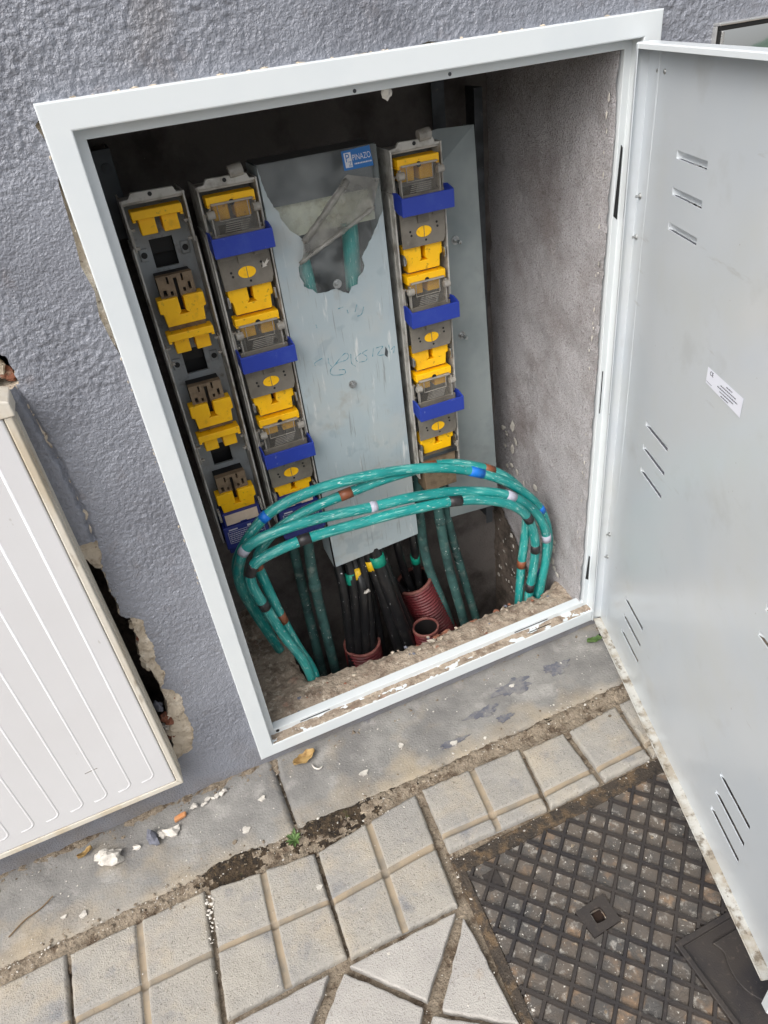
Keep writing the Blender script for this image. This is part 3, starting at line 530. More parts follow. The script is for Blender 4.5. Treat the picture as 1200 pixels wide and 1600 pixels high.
for k, (x, z, r, mm, sq) in enumerate([(-.1045, .238, .014, BRICK, (.75, .6, 1.3)), (-.122, .198, .0125, BRICK, (1, .8, .9)), (-.1125, .170, .0165, PLASTER, (1.2, .6, .9)), (-.1255, .181, .009, CHIP, (1.4, .7, .6)), (-.128, .155, .0085, BRICK, (1, .7, 1)),
                                       (-.1285, .232, .009, STONE, (.8, .6, 1.2)), (-.1135, .130, .019, PLASTER, (1.1, .5, 1.)), (-.1125, .385, .008, BRICK, (.6, .7, 1.6)), (-.110, .418, .007, PLASTER, (1, .7, 1.5)), (-.1155, .335, .010, PLASTER, (.8, .7, 1.6)), (-.106, .300, .010, PLASTER, (.8, .6, 1.2)), (-.135, .85, .010, PLASTER, (1, .8, 1.2)), (-.128, .836, .008, BRICK, (1, .8, 1))]):
    v, f = lump((x, .028, z), r, 60+k, sq, 3); MB().add(v, f).build('brick_fragment' if mm is BRICK else 'plaster_fragment', mm, wall, tuple(WO))
vb = MB(); vb.box(-.235, -.098, .055, .16, .08, .66); vb.f = [f for i, f in enumerate(vb.f) if i % 6 != 2]; vb.build('void_lining', PIT, wall, tuple(WO))
# rest of the wall beyond the detailed area
for (a, b, c, d_) in [(-5, -.62, -.1, 3.2), (1.18, 6, -.1, 3.2), (-.62, 1.18, 1.34, 3.2)]:
    MB().box(a, b, WY-.0003, .6, c, d_).build('wall_panel', WALLP, wall, tuple(WO))
MB().box(-.62, 1.18, .40, .6, -.1, 1.34).build('wall_core', RECESSB, wall, tuple(WO))
# mortar crumbs squeezed out along the top and left edges of the frame
rq = random.Random(77)
for k in range(54):
    if k < 36: x, z, sq = rq.uniform(.02, .70), 1.0980+rq.uniform(-.0005, .0006), (rq.uniform(1.2, 3.5), .8, .7)
    else: x, z, sq = -.0012+rq.uniform(-.002, .0006), rq.uniform(.45, 1.09), (.7, .8, rq.uniform(1, 2.4))
    v, f = lump((x, .0095, z), rq.uniform(.0006, .0017), 700+k, sq, 1); MB().add(v, f).build('mortar_crumb', PLASTER, wall, tuple(WO))
# recess: rough plaster cheek, back, ceiling, rubble ledge with the cable pit
def cheek(x, sgn, name):
    Yg, Zg, F = grid_np(.026, .374, -.30, 1.13, .005)
    edge = np.exp(-((Yg-.03)/.02)**2)
    X = x+sgn*(.003*fbm(Yg*14, Zg*14, 3, 3)+.0012*fbm(Yg*90, Zg*90, 6, 2)+.003*edge*fbm(Yg*70, Zg*70, 8, 2))
    V = np.stack([X, Yg, Zg], -1)-WO; return np_mesh(name, V, F if sgn < 0 else F[:, ::-1], RECESS, wall)
cheek(.7235, -1, 'recess_side'); cheek(.020, 1, 'recess_side')
X, Z, F = grid_np(.01, .735, -.30, 1.13, .006)
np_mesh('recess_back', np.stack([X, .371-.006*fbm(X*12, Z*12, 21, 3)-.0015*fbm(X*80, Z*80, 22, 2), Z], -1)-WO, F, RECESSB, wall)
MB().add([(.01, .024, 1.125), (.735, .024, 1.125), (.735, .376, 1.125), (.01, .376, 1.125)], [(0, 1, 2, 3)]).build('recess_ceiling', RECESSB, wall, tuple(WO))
pit = ragged([(.128, .150), (.1345, .117), (.20, .108), (.30, .100), (.39, .094), (.398, .084), (.412, .086), (.416, .096), (.50, .099), (.57, .099), (.655, .100), (.665, .091), (.676, .098), (.700, .101), (.712, .112), (.760, .128), (.760, .40), (.110, .40), (.112, .330), (.130, .25)], .006, .0035, 6)
X, Z, F = grid_np(.012, .732, .024, .372, .0036)                           # here Z is the depth axis
H = .0625+.0035*fbm(X*28, Z*28, 51, 3)+.0030*fbm(X*95, Z*95, 52, 3)+.0012*fbm(X*230, Z*230, 53, 2)-.009*np.clip(1-(Z-.026)/.028, 0, 1)
H = H+.010*np.clip((Z-.14)/.15, 0, 1)*(X < .16)
dp, _, _ = nearest_on(pit, X, Z); H = H-.007*np.exp(-(dp/.008)**2)*(1+fbm(X*70, Z*70, 54, 2))
X, Z, F, rm = cut(X, Z, F, [pit], .0036)
V = np.stack([X, Z, H], -1); V2 = V.copy(); 
v2, f2 = compact(V, F); np_mesh('recess_ledge', v2-WO, f2, LEDGE, wall)
E = np.concatenate([F[:, [i, (i+1) % 4]] for i in range(4)]); key = np.sort(E, 1); kk = key[:, 0]*10**7+key[:, 1]; u_, ix, c_ = np.unique(kk, return_index=True, return_counts=True)
B = E[ix[c_ == 1]]; B = B[rm[B[:, 0]] & rm[B[:, 1]]]; n_ = len(V); V2[:, 2] = -.32
v2, f2 = compact(np.concatenate([V, V2]), np.stack([B[:, 1], B[:, 0], B[:, 0]+n_, B[:, 1]+n_], -1)); np_mesh('pit_side', v2-WO, f2, PIT, wall)
MB().box(.01, .735, .03, .38, -.34, -.30).build('pit_floor', PIT, wall, tuple(WO))
for k in range(26):                                                        # red brick showing through at the pit rim
    t = random.random(); x = .36+.33*t; v, f = lump((x, .103+random.uniform(-.004, .006), .048+random.uniform(-.006, .003)), random.uniform(.004, .009), 300+k, (1.3, .8, .6), 2)
    if k < 14: MB().add(v, f).build('brick_fragment', BRICK if k % 3 else PLASTER, wall, tuple(WO))
for k in range(60):
    x = random.uniform(.05, .71); y = random.uniform(.032, .10); r = random.uniform(.0015, .0042)
    v, f = lump((x, y, .062+r*.2), r, 400+k, (1.2, 1, .7), 1); MB().add(v, f).build('rubble_stone', [LEDGE, PLASTER, STONE, LEDGE, BRICK][k % 5], wall, tuple(WO))
# earth left bare below the plaster of the right cheek
Yg, Zg, F = grid_np(.10, .372, -.30, .30, .004)
lim = np.interp(Yg, [.10, .20, .245, .29, .33, .372], [-.03, -.005, .045, .090, .125, .20])+.014*fbm(Yg*40, Zg*40, 91, 3)
Xe = .7185-.0035*fbm(Yg*60, Zg*60, 92, 3)-.002*fbm(Yg*160, Zg*160, 93, 2)
F = F[(Zg-lim)[F].mean(1) < 0]; v2, f2 = compact(np.stack([Xe, Yg, Zg], -1), F); np_mesh('bare_earth', v2-WO, f2, PIT, wall)
for k in range(60):
    rq = random.Random(900+k); y = rq.uniform(.15, .35); z = rq.uniform(-.12, float(np.interp(y, [.10, .20, .245, .29, .33, .372], [-.03, -.005, .045, .090, .125, .20])))
    v, f = lump((.7165, y, z), rq.uniform(.0012, .0045), 900+k, (.25, rq.uniform(.6, 1.6), rq.uniform(.6, 1.6)), 1); MB().add(v, f).build('plaster_splash', CHIP, wall, tuple(WO))
# white splashes of plaster low on the right cheek
rr = random.Random(4)
for k in range(46):
    t = rr.random(); y = .13+.19*t+rr.uniform(-.03, .03); z = .10+.22*t+rr.uniform(-.03, .07)
    v, f = lump((.7195, y, z), rr.uniform(.002, .009), 500+k, (.18, 1, rr.uniform(.6, 1.6)), 1); MB().add(v, f).build('plaster_splash', CHIP, wall, tuple(WO))
for k in range(34):
    z = rr.uniform(.1, 1.03); v, f = lump((.7195, .034+abs(rr.gauss(0, .006)), z), rr.uniform(.001, .0038), 560+k, (.25, .5, rr.uniform(.8, 1.6)), 1); MB().add(v, f).build('plaster_splash', CHIP, wall, tuple(WO))

# ============================================================ STEEL CABINET: frame and open door
cab = thing('electrical_cabinet', 'white steel cabinet frame set in the wall with its louvred door standing open', 'cabinet', (.384, 0, .03))
CO = (.384, 0, .03); FW, FZ0, FZ1 = .768, .03, 1.098
prof = [(.0, .024), (.0, .0015), (.0006, .0004), (.0018, 0), (.0262, 0), (.0274, .0004), (.028, .0015), (.028, .021), (.0285, .022), (.0385, .022), (.0392, .0228), (.0392, .040)]
def rc(a): return [(a, FZ0+a), (FW-a, FZ0+a), (FW-a, FZ1-a), (a, FZ1-a)]
for s in range(4):
    mb = MB(); vs = []
    for (a, y) in prof:
        c = rc(a); p, q = c[s], c[(s+1) % 4]
        for t in (0, 1): vs.append((p[0]+(q[0]-p[0])*t, y, p[1]+(q[1]-p[1])*t))
    mb.add(vs, [(2*i, 2*i+2, 2*i+3, 2*i+1) for i in range(len(prof)-1)])
    fr = mb.build('frame_rail', WHITE, cab, CO)
# dust and rubble lying on the lower rail
xs = np.linspace(.030, .738, 330); ys = np.linspace(.001, .0215, 12); X, Y = np.meshgrid(xs, ys)
H = .0572+.0028*np.clip(fbm(X*24, Y*60, 61, 4)+.62-14*np.abs(Y-.014), -.6, 1)+.0007*fbm(X*200, Y*200, 62, 2)
idx = np.arange(X.size).reshape(X.shape); F = np.stack([idx[:-1, :-1], idx[:-1, 1:], idx[1:, 1:], idx[1:, :-1]], -1).reshape(-1, 4)
do = np_mesh('rail_dust', np.stack([X, Y, H], -1).reshape(-1, 3)-np.array(CO), F, LEDGE, cab); do['kind'] = 'stuff'
def dark_slot(x0, x1, y0, y1, z0, z1, nm='slot'): MB().box(x0, x1, y0, y1, z0, z1).build(nm, BLACK, cab, CO)
dark_slot(.090, .150, .0212, .0222, .0625, .0643); dark_slot(.560, .640, .0212, .0222, .0625, .0643); dark_slot(.588, .640, .0100, .0108, .0590, .0606)
for z0, z1 in ((.85, .945), (.135, .195)): MB().prism([(.7305, z0), (.7375, z0-.006), (.7375, z1-.004), (.7345, z1)], .0213, .0225).build('hinge_slot', BLACK, cab, CO)
dark_slot(.7325, .7340, .0213, .0224, .52, .60)
MB().cyl((.045, .0216, .0560+.008), (0, -1, 0), .0035, .0006).build('slot', BLACK, cab, CO)
for (x, z) in [(.345, 1.0625), (.47, 1.0635)]: MB().cyl((x, .0222, z), (0, -1, 0), .0022, .001, 8).build('paint_blister', DARKM, cab, CO)
MB().add(*lump((.388, .026, 1.0555), .0065, 5, (.9, .3, 1.3), 2)).build('plaster_flake', CHIP, cab, CO)
# door pan, hinged on the right, swung out 71 degrees
dO = Vector((.755, -.008, 0)); dd = Vector((-.3217, -.9468, 0)); dn = Vector((-.9468, .3217, 0))
def D(s, n, z): p = dO+dd*s+dn*n; return (p.x-.0085*z, p.y, z)
DZ0, DZ1, DS = .040, 1.066, .722
louv = [(s0, s0+.084, zc) for s0 in (.113, .487) for z_ in (.955, .575, .203) for zc in (z_, z_-.0425, z_-.085)]
LH = .0095
sb = sorted(set([0, DS]+[v for l in louv for v in l[:2]]+[round(x, 3) for x in np.arange(.05, .72, .06)]))
zb = sorted(set([DZ0, DZ1]+[l[2] for l in louv]+[round(l[2]-LH, 4) for l in louv]+[round(x, 3) for x in np.arange(.08, 1.06, .06)]))
mb = MB(); W_ = len(sb); mb.v = [D(s, .0008*math.sin(s*9+z*4)*math.sin(z*7), z) for z in zb for s in sb]
for j in range(len(zb)-1):
    for i in range(W_-1):
        cs, cz = (sb[i]+sb[i+1])/2, (zb[j]+zb[j+1])/2
        if any(l[0] < cs < l[1] and l[2]-LH < cz < l[2] for l in louv): continue
        mb.f.append((j*W_+i, (j+1)*W_+i, (j+1)*W_+i+1, j*W_+i+1))
door = mb.build('door', DOORP, cab, CO)
sm = door.modifiers.new('sheet', 'SOLIDIFY'); sm.thickness = .0014; sm.offset = -1
def hood(s0, s1, zt):
    mb = MB(); n, k = 14, 7; pts = []
    for j in range(k+1):                                     # from flush upper edge down to the open lower lip
        t = j/k; z = zt-LH*t; dep = .0046*math.sin(t*math.pi*.62)/math.sin(math.pi*.62)*1.0 if t < 1 else .0034
        for i in range(n+1):
            u = i/n; e = min(1, min(u, 1-u)/.10); e = math.sqrt(max(0, 1-(1-e)**2)); pts.append(D(s0+(s1-s0)*u, -dep*e, z))
    mb.add(pts, [(j*(n+1)+i, (j+1)*(n+1)+i, (j+1)*(n+1)+i+1, j*(n+1)+i+1) for j in range(k) for i in range(n)]); return mb
for l in louv: hood(*l).build('louvre', DOORP, door, CO, smooth=True)
def quadstrip(prf, a, b, axis):
    """fold profile (n offset, other) swept along the edge"""
    mb = MB(); vs = []
    for q in prf:
        for t in (a, b): vs.append(axis(q, t))
    mb.add(vs, [(2*i, 2*i+1, 2*i+3, 2*i+2) for i in range(len(prf)-1)]); return mb
def fold(nm, m, prf, a, b, axis):
    o = quadstrip(prf, a, b, axis).build(nm, m, door, CO); s_ = o.modifiers.new('sheet', 'SOLIDIFY'); s_.thickness = .0014; s_.offset = 0; return o
fold('bottom_return', DIRTYW, [(-.001, 0.001), (.0005, 0), (.0160, 0), (.0175, .0012), (.0180, .0035)], .004, .692, lambda q, t: D(t, q[0], DZ0+q[1]))
fold('top_return', WHITE, [(-.001, -.001), (.0005, 0), (.0185, 0), (.020, -.0012), (.0205, -.006)], .002, .72, lambda q, t: D(t, q[0], DZ1-q[1]*-1))
fold('hinge_return', DOORP, [(.0212, .010), (.0205, .004), (.0195, .0008), (.0175, 0), (.002, 0.0005), (.0012, .002), (.0012, .033), (.0002, .035)], DZ0+.001, DZ1-.001, lambda q, t: D(q[1], q[0], t))
fold('end_return', WHITE, [(-.001, DS-.001), (.0005, DS), (.0195, DS), (.021, DS-.0012), (.0215, DS-.012)], DZ0-.022, DZ1-.001, lambda q, t: D(q[1], q[0], t))
for (s, n, z) in [(.012, .0012, .882), (.012, .0012, .826), (.012, .0012, .272), (.012, .0012, .216)]:
    mb = MB(); p = Vector(D(s, n, z)); mb.tube([p, p+dn*.0012, p+dn*.0028, p+dn*.0034], [.0046, .0046, .0034, .001], 12); mb.tube([p+dn*.003, p+dn*.007], .0018, 8)
    mb.build('hinge_screw', STEEL, door, CO, smooth=False)
for (s, z) in [(.030, 1.035), (.052, 1.035)]:
    p = Vector(D(s, .0003, z)); MB().tube([p, p+dn*.0012, p+dn*.0022, p+dn*.0027], [.0032, .0030, .002, .0005], 12).build('rivet', STEEL, door, CO, smooth=True)
p = Vector(D(.059, 0, .981)); MB().cyl(p, dn, .0014, .0006, 8).build('paint_pit', BLACK, door, CO)
p = Vector(D(.052, .0195, .0405)); MB().cyl(p-Vector((0, 0, 0)), (0, 0, 1), .003, .0012, 10).build('drain_hole', BLACK, door, CO)
# paper label: CE mark and lines of small print (reversed code square left out)
mb = MB(); mb.add([D(.274, .0026, .714), D(.274, .0026, .7355), D(.362, .0026, .7345), D(.362, .0026, .710)], [(0, 1, 2, 3)]); lab = mb.build('paper_label', PAPER, door, CO)
text_mesh('ce_mark', 'CE', .0075, PRINTD, door, lambda x, y, z: tuple(Vector(D(.2855+x, .0028+z, .7302+y))-Vector(CO)), .0001)
mb = MB(); rr = random.Random(2)
for (zz, s0, s1) in [(.7305, .323, .338), (.7265, .310, .347), (.7225, .303, .352), (.7185, .310, .344), (.7145, .314, .333)]:
    s = s0
    while s < s1:
        l = rr.uniform(.0015, .0045); mb.add([D(s, .0029, zz-.0006), D(s, .0029, zz+.0007), D(min(s+l, s1), .0029, zz+.0007), D(min(s+l, s1), .0029, zz-.0006)], [(0, 1, 2, 3)]); s += l+.0007
mb.add([D(.2755, .0029, .717), D(.2755, .0029, .7175), D(.290, .0029, .7170), D(.290, .0029, .7165)], [(0, 1, 2, 3)])
mb.build('small_print', PRINTD, door, CO)

# ============================================================ FUSE COLUMNS
Z0 = .35
def fuse_column(label, x, y, covered, kind):
    root = thing('fuse_column', label, 'fuse base', (x, y, Z0), 'vertical fuse columns in the cabinet')
    R_ = lambda mb, nm, m, par=root, bv=.0008, **k: mb.build(nm, m, par, bevel=bv, **k)
    z = lambda v: v-Z0
    # base plate with openings
    wins = [(-.018, .016, .863, .904), (-.018, .016, .694, .735), (-.018, .016, .52, .560)]
    xb = [-.042, -.018, .016, .042]; zb_ = sorted([.40, .958]+[v for w_ in wins for v in w_[2:]]); mb = MB()
    for j in range(len(zb_)-1):
        for i in range(3):
            cx, cz = (xb[i]+xb[i+1])/2, (zb_[j]+zb_[j+1])/2
            if any(w_[0] < cx < w_[1] and w_[2] < cz < w_[3] for w_ in wins): continue
            mb.box(xb[i], xb[i+1], .042, .047, z(zb_[j]), z(zb_[j+1]))
    mb.build('base_plate', BASEG, root)
    MB().box(-.042, .042, .064, .070, z(.40), z(.96)).build('rear_wall', BLACK, root)
    for w_ in wins:
        R_(MB().box(w_[0], w_[1], .052, .056, z(w_[2]+.018), z(w_[3])), 'terminal_block', BLACK)
    for s in (-1, 1):
        mb = MB(); mb.box(min(s*.0425, s*.0452), max(s*.0425, s*.0452), 0, .066, z(.385), z(.905)); mb.box(min(s*.0405, s*.0432), max(s*.0405, s*.0432), 0, .066, z(.905), z(.966))
        mb.box(min(s*.0452, s*.0465), max(s*.0452, s*.0465), .012, .016, z(.39), z(.90)); R_(mb, 'side_rail', RAIL, bv=.0006)
        for zc in (.915, .742, .568):
            mb = MB(); a, b = sorted((s*.0395, s*.0425)); mb.box(a, b, -.001, .022, z(zc-.016), z(zc+.016)); a, b = sorted((s*.034, s*.0395)); mb.box(a, b, .004, .010, z(zc-.014), z(zc-.010)); mb.box(a, b, .004, .010, z(zc+.010), z(zc+.014))
            R_(mb, 'clip', CLEARL)
        for zc in (.885, .715):
            mb = MB(); a, b = sorted((s*.024, s*.036)); mb.box(a, b, .0385, .0425, z(zc-.009), z(zc+.009)); R_(mb, 'boss', BASEG, bv=.0015)
            p = (s*.030, .0382, z(zc)); MB().cyl(p, (0, -1, 0), .0045, .0006, 12).build('boss_hole', BLACK, root)
    # top bracket
    mb = MB(); mb.prism([(-.044, z(.962)), (.044, z(.962)), (.044, z(.965)), (.033, z(.966)), (.030, z(.973)), (-.027, z(.974)), (-.032, z(.967)), (-.044, z(.966))], .002, .008); mb.box(-.043, .043, .008, .06, z(.958), z(.962)); R_(mb, 'top_bracket', RAIL)
    MB().cyl((-.002, .0018, z(.969)), (0, -1, 0), .003, .0005, 10).build('bracket_hole', BLACK, root)
    tz = [.952, .778, .604]; bz = [.828, .655, .482] if not covered else [.8225, .6495, .4765]
    for k in range(3):
        t = tz[k]; b = bz[k]
        # T shaped yellow shroud: bar and two legs
        mb = MB(); mb.box(-.035, .035, -.005, .020, z(t-.0115), z(t)); mb.box(-.035, -.030, -.005, .020, z(t-.0145), z(t-.0115)); mb.box(.030, .035, -.005, .020, z(t-.0145), z(t-.0115))
        mb.box(-.027, -.0045, .004, .030, z(t-.034), z(t-.0115)); mb.box(.0045, .027, .004, .030, z(t-.034), z(t-.0115)); R_(mb, 'yellow_shroud', YEL, bv=.0014)
        if covered: MB().cyl((0, -.0052, z(t-.011)), (0, -1, 0), .0042, .0005, 12).build('shroud_hole', BLACK, root)
        # tan contact carrier above the lower shroud
        if not covered:
            hz0, hz1 = b-.002, b+.031; holes = [(-.021, -.016, b+.002, b+.011), (-.011, -.007, b+.002, b+.008), (.008, .012, b+.004, b+.010), (.0165, .0205, b+.006, b+.017), (-.0125, -.0095, b+.019, b+.029), (.009, .012, b+.020, b+.030), (-.0025, .0025, b-.002, b+.026)]
            xs_ = sorted(set([-.026, .026]+[v for h in holes for v in h[:2]])); zs_ = sorted(set([hz0, hz1]+[v for h in holes for v in h[2:]])); mb = MB()
            for j in range(len(zs_)-1):
                for i in range(len(xs_)-1):
                    cx, cz = (xs_[i]+xs_[i+1])/2, (zs_[j]+zs_[j+1])/2
                    if any(h[0] < cx < h[1] and h[2] < cz < h[3] for h in holes): continue
                    mb.box(xs_[i], xs_[i+1], .008, .020, z(zs_[j]), z(zs_[j+1]))
            mb.build('contact_carrier', TAN, root)
            MB().box(-.0255, .0255, .0205, .040, z(hz0), z(hz1-.001)).build('contact_core', BLACK, root)
        h = .041
        sl_ = .0035; po = [(-.034, b), (-sl_-.0005, b), (-sl_, b-.022), (-.0075, b-.0255), (.0075, b-.0255), (sl_, b-.022), (sl_+.0005, b), (.034, b), (.0345, b-.020), (.030, b-.0215), (.0285, b-h), (-.0285, b-h), (-.030, b-.0215), (-.0345, b-.020)]
        mb = MB(); mb.prism([(px, z(pz)) for px, pz in po], .002, .024); R_(mb, 'yellow_shield', YEL, bv=.0012)
        mb = MB(); mb.box(-.0075, .0075, .0225, .030, z(b-.028), z(b)); mb.build('slot_floor', BLACK, root)
        if not covered or k < 2:
            mb = MB(); mb.box(-.028, .028, .010, .030, z(b-h-.0085), z(b-h-.0002)); mb.box(-.013, -.0115, .0085, .010, z(b-h-.009), z(b-h)); mb.box(.0125, .014, .0085, .010, z(b-h-.009), z(b-h)); R_(mb, 'tan_joint', TAN, bv=.0004)
        if covered:
            hz = [.890, .714, .5385][k]
            lid = MB(); lid.prism([(-.039, z(hz-.012)), (.039, z(hz-.012)), (.039, z(hz-.058)), (.035, z(hz-.068)), (-.038, z(hz-.068))], -.006, -.002); lid = R_(lid, 'fuse_lid', SMOKE, bv=.0012)
            mb = MB(); mb.box(-.039, .039, -.0085, -.0055, z(hz-.019), z(hz+.012)); mb.box(-.010, .010, -.0085, -.006, z(hz-.032), z(hz-.019)); mb.box(-.036, -.014, -.0078, -.006, z(hz-.024), z(hz-.019)); mb.box(.016, .036, -.0078, -.006, z(hz-.024), z(hz-.019)); R_(mb, 'lid_ridge', SMOKE, lid)
            el = MB(); el.prism([(.0135*math.cos(a*math.pi/16), z(hz-.046)+.0085*math.sin(a*math.pi/16)) for a in range(32)], -.0072, -.0058); R_(el, 'indicator_window', YEL, lid, .0006)
            MB().box(-.0005, .0005, -.0075, -.0071, z(hz-.0545), z(hz-.0375)).build('indicator_slit', TAN, lid)
            for (hx, hh) in [(-.0235, -.043), (-.022, -.049), (.0235, -.036), (.0245, -.0425), (.003, -.0595)]:
                MB().cyl((hx, -.0060, z(hz+hh)), (0, -1, 0), .0019, .0004, 10).build('test_hole', BLACK, lid)
            for s in (-1, 1):
                sc = MB(); sc.box(s*.0365-.0016, s*.0365+.0016, -.004, .012, z(hz-.094), z(hz-.078)); sc.box(s*.0352-.0006, s*.0352+.0006, -.007, -.003, z(hz-.091), z(hz-.081)); R_(sc, 'side_spring', STEEL, bv=.0005)
            if k == 0 and x < .3: MB().prism([(.024, z(hz-.045)), (.026, z(hz-.036)), (.028, z(hz-.040)), (.034, z(hz-.033)), (.0335, z(hz-.0365)), (.0365, z(hz-.036)), (.0300, z(hz-.0425)), (.0320, z(hz-.0435))], -.0066, -.0058).build('chalk_mark', CHIP, lid)
            cw = MB(); cw.box(-.033, .033, -.006, -.003, z(hz+.010), z(hz+.053)); R_(cw, 'clear_window', CLEAR, lid, .0008)
            rm_ = MB(); rm_.box(-.030, .030, -.0085, -.0032, z(hz+.0505), z(hz+.0535)); rm_.box(-.034, -.0315, -.009, -.001, z(hz+.008), z(hz+.048)); rm_.box(.0315, .034, -.009, -.001, z(hz+.008), z(hz+.048)); rm_.box(-.022, .022, -.0078, -.0058, z(hz+.0285), z(hz+.0297))
            rm_.box(-.0225, -.0212, -.0075, -.0058, z(hz+.0285), z(hz+.050)); rm_.box(.0212, .0225, -.0075, -.0058, z(hz+.0285), z(hz+.050)); R_(rm_, 'window_rim', CLEARL, lid, .0005)
            ml = MB()
            for q in range(5): ml.box(-.018+.001*q, .016+.0012*q, -.0066, -.0059, z(hz+.0135+q*.0028), z(hz+.0144+q*.0028))
            ml.build('moulded_lines', CLEARL, lid)
            for s in (-1, 1):
                lg = MB(); a = s*.0275; lg.cyl((a, -.010, z(hz+.040)), (s, 0, 0), .0058, .011, 14); R_(lg, 'hinge_lug', CLEARL, lid, .0008)
            hd = MB(); hd.box(-.0445, .0445, -.031, -.0275, z(hz-.0140), z(hz+.0130))
            for s in (-1, 1):
                a0_, a1_ = sorted((s*.0415, s*.0445)); pq = [(-.029, hz-.013), (-.029, hz+.0135), (-.012, hz+.0185), (.004, hz+.0170), (.004, hz-.006), (-.012, hz-.012)]
                hd.add([(a0_, py, z(pz)) for py, pz in pq]+[(a1_, py, z(pz)) for py, pz in pq], [(5, 4, 3, 2, 1, 0), (6, 7, 8, 9, 10, 11)]+[(i, (i+1) % 6, (i+1) % 6+6, i+6) for i in range(6)])
            R_(hd, 'handle', BLUE, lid, .0011, seg=2)
    if covered:
        mb = MB(); mb.tube([(.006, .004, z(.977)), (.026, .004, z(.979))], .0085, 16); R_(mb, 'clear_knob', CLEARL, bv=.001)
    # terminal cover at the foot
    if kind == 'blue':
        zt, zs, zb0 = .445, .419, (.366 if not covered else .352)
        mb = MB(); mb.box(-.034, .034, -.004, .038, z(zs), z(zt)); mb.add([(-.039, -.008, z(zs)), (.039, -.008, z(zs)), (.041, -.016, z(zb0+.012)), (-.041, -.016, z(zb0+.012)), (-.039, .038, z(zs)), (.039, .038, z(zs)), (.041, .038, z(zb0+.012)), (-.041, .038, z(zb0+.012))], [(0, 3, 2, 1), (4, 5, 6, 7), (0, 1, 5, 4), (3, 7, 6, 2), (0, 4, 7, 3), (1, 2, 6, 5)])
        for a, b in ((-.038, -.022), (-.010, .010), (.022, .038)): mb.box(a, b, -.012, .03, z(zb0), z(zb0+.0118))
        mb.box(-.038, .038, -.006, .03, z(zb0), z(zb0+.011)); tc = R_(mb, 'terminal_cover', DBLUE, bv=.0012)
        mb = MB(); mb.prism([(-.030, z(.4215)), (-.006, z(.4215)), (-.005, z(.4235)), (.006, z(.4235)), (.007, z(.4215)), (.029, z(.4215)), (.029, z(.4425)), (-.030, z(.4425))], -.0052, -.0042); mb.build('label_plate', LABELB, tc)
        fy = lambda zz: -.008-.008*(zs-zz)/(zs-zb0-.012)-.0005
        mb = MB(); rr = random.Random(3)
        def bar(a, b, zz, hh): mb.add([(a, fy(zz), z(zz)), (b, fy(zz), z(zz)), (b, fy(zz+hh), z(zz+hh)), (a, fy(zz+hh), z(zz+hh))], [(0, 1, 2, 3)])
        z1, z2 = .4095, .388
        for a, b, c_, h_ in [(-.033, .033, z1, .0007), (-.033, .033, z2, .0007)]: bar(a, b, c_, h_)
        for a in (-.033, .0323, .008): bar(a, a+.0007, z2, z1-z2)
        for r_ in range(5):
            a = -.031
            while a < .006: l = rr.uniform(.0015, .005); bar(a, min(a+l, .0065), .4055-r_*.0036, .0013); a += l+.0009
        for r_ in range(4):
            a = .0105
            while a < .030: l = rr.uniform(.0015, .004); bar(a, min(a+l, .031), .4045-r_*.0045, .0011); a += l+.0012
        bar(-.030, -.014, .4125, .0022); bar(.004, .011, .4115, .004)
        mb.build('printed_legend', PRINT, tc)
    else:
        mb = MB(); mb.box(-.034, .034, -.003, .036, z(.352), z(.432)); tc = R_(mb, 'terminal_cover', TAN, bv=.0015)
        mb = MB(); mb.box(-.036, .036, -.008, .002, z(.4285), z(.4365)); R_(mb, 'cover_lip', DARKM, tc)
        for s in (-1, 1): mb = MB(); mb.box(s*.038-.002, s*.038+.002, -.008, .004, z(.425), z(.448)); R_(mb, 'clip', CLEARL, bv=.001)
    for s in (-1, 1):
        if kind == 'blue': mb = MB(); mb.box(s*.0375-.002, s*.0375+.002, -.006, .006, z(.432), z(.456)); R_(mb, 'clip', CLEARL, bv=.001)
    return root
fuse_column('open fuse column with bare grey base plate and no blue handles, nearest the left frame rail', .105, .200, False, 'blue')
fuse_column('fuse column with three blue handles, between the open column and the torn metal cover', .2075, .196, True, 'blue')
fuse_column('fuse column with three blue handles and brown foot cover, right of the torn metal cover', .4985, .196, True, 'tan')

# ============================================================ CENTRAL COVER WITH TORN FILM
cov = thing('busbar_cover', 'grey sheet cover with torn clear window and blue maker sticker between the fuse columns', 'cover', (.346, .2, .245))
VO = (.346, .2, .245)
tear = [(.2541, .9760), (.2571, .9551), (.2626, .934), (.2676, .9217), (.2736, .9137), (.2754, .904), (.284, .8881), (.2906, .8816), (.3017, .8701), (.3035, .8624), (.3021, .8503), (.2946, .8393), (.2883, .8305), (.2878, .8178), (.2925, .8064), (.2919, .8), (.3038, .7919), (.311, .7849), (.3278, .7837), (.3424, .7857), (.3502, .7799), (.3636, .7727), (.3693, .7822), (.3798, .7839), (.3828, .7953), (.3926, .8025), (.3956, .8098), (.3926, .8235), (.4116, .8478), (.4362, .8854)]
tr = ragged(tear, .0028, .0009, 4, closed=False)+[tear[-1]]
MB().prism([(.2565, .2435), (.2541, .976)]+tr[1:]+[(.4398, .2537)], .1990, .2004).build('grey_sheet', FILM, cov, VO)
MB().add([(.2545, .2012, .9785), (.2545, .2012, .76), (.4368, .2012, .76), (.4360, .2012, .9785)], [(0, 1, 2, 3)]).build('clear_window', PANE, cov, VO)
MB().box(.2560, .4345, .2195, .2215, .9165, .9785).build('dark_inner_plate', FILMD, cov, VO)
MB().box(.2560, .4345, .2300, .2315, .868, .9240).build('cream_plate', CREAM, cov, VO)
MB().box(.2560, .4345, .2560, .2575, .250, .9785).build('back_sheet', DARKM, cov, VO)
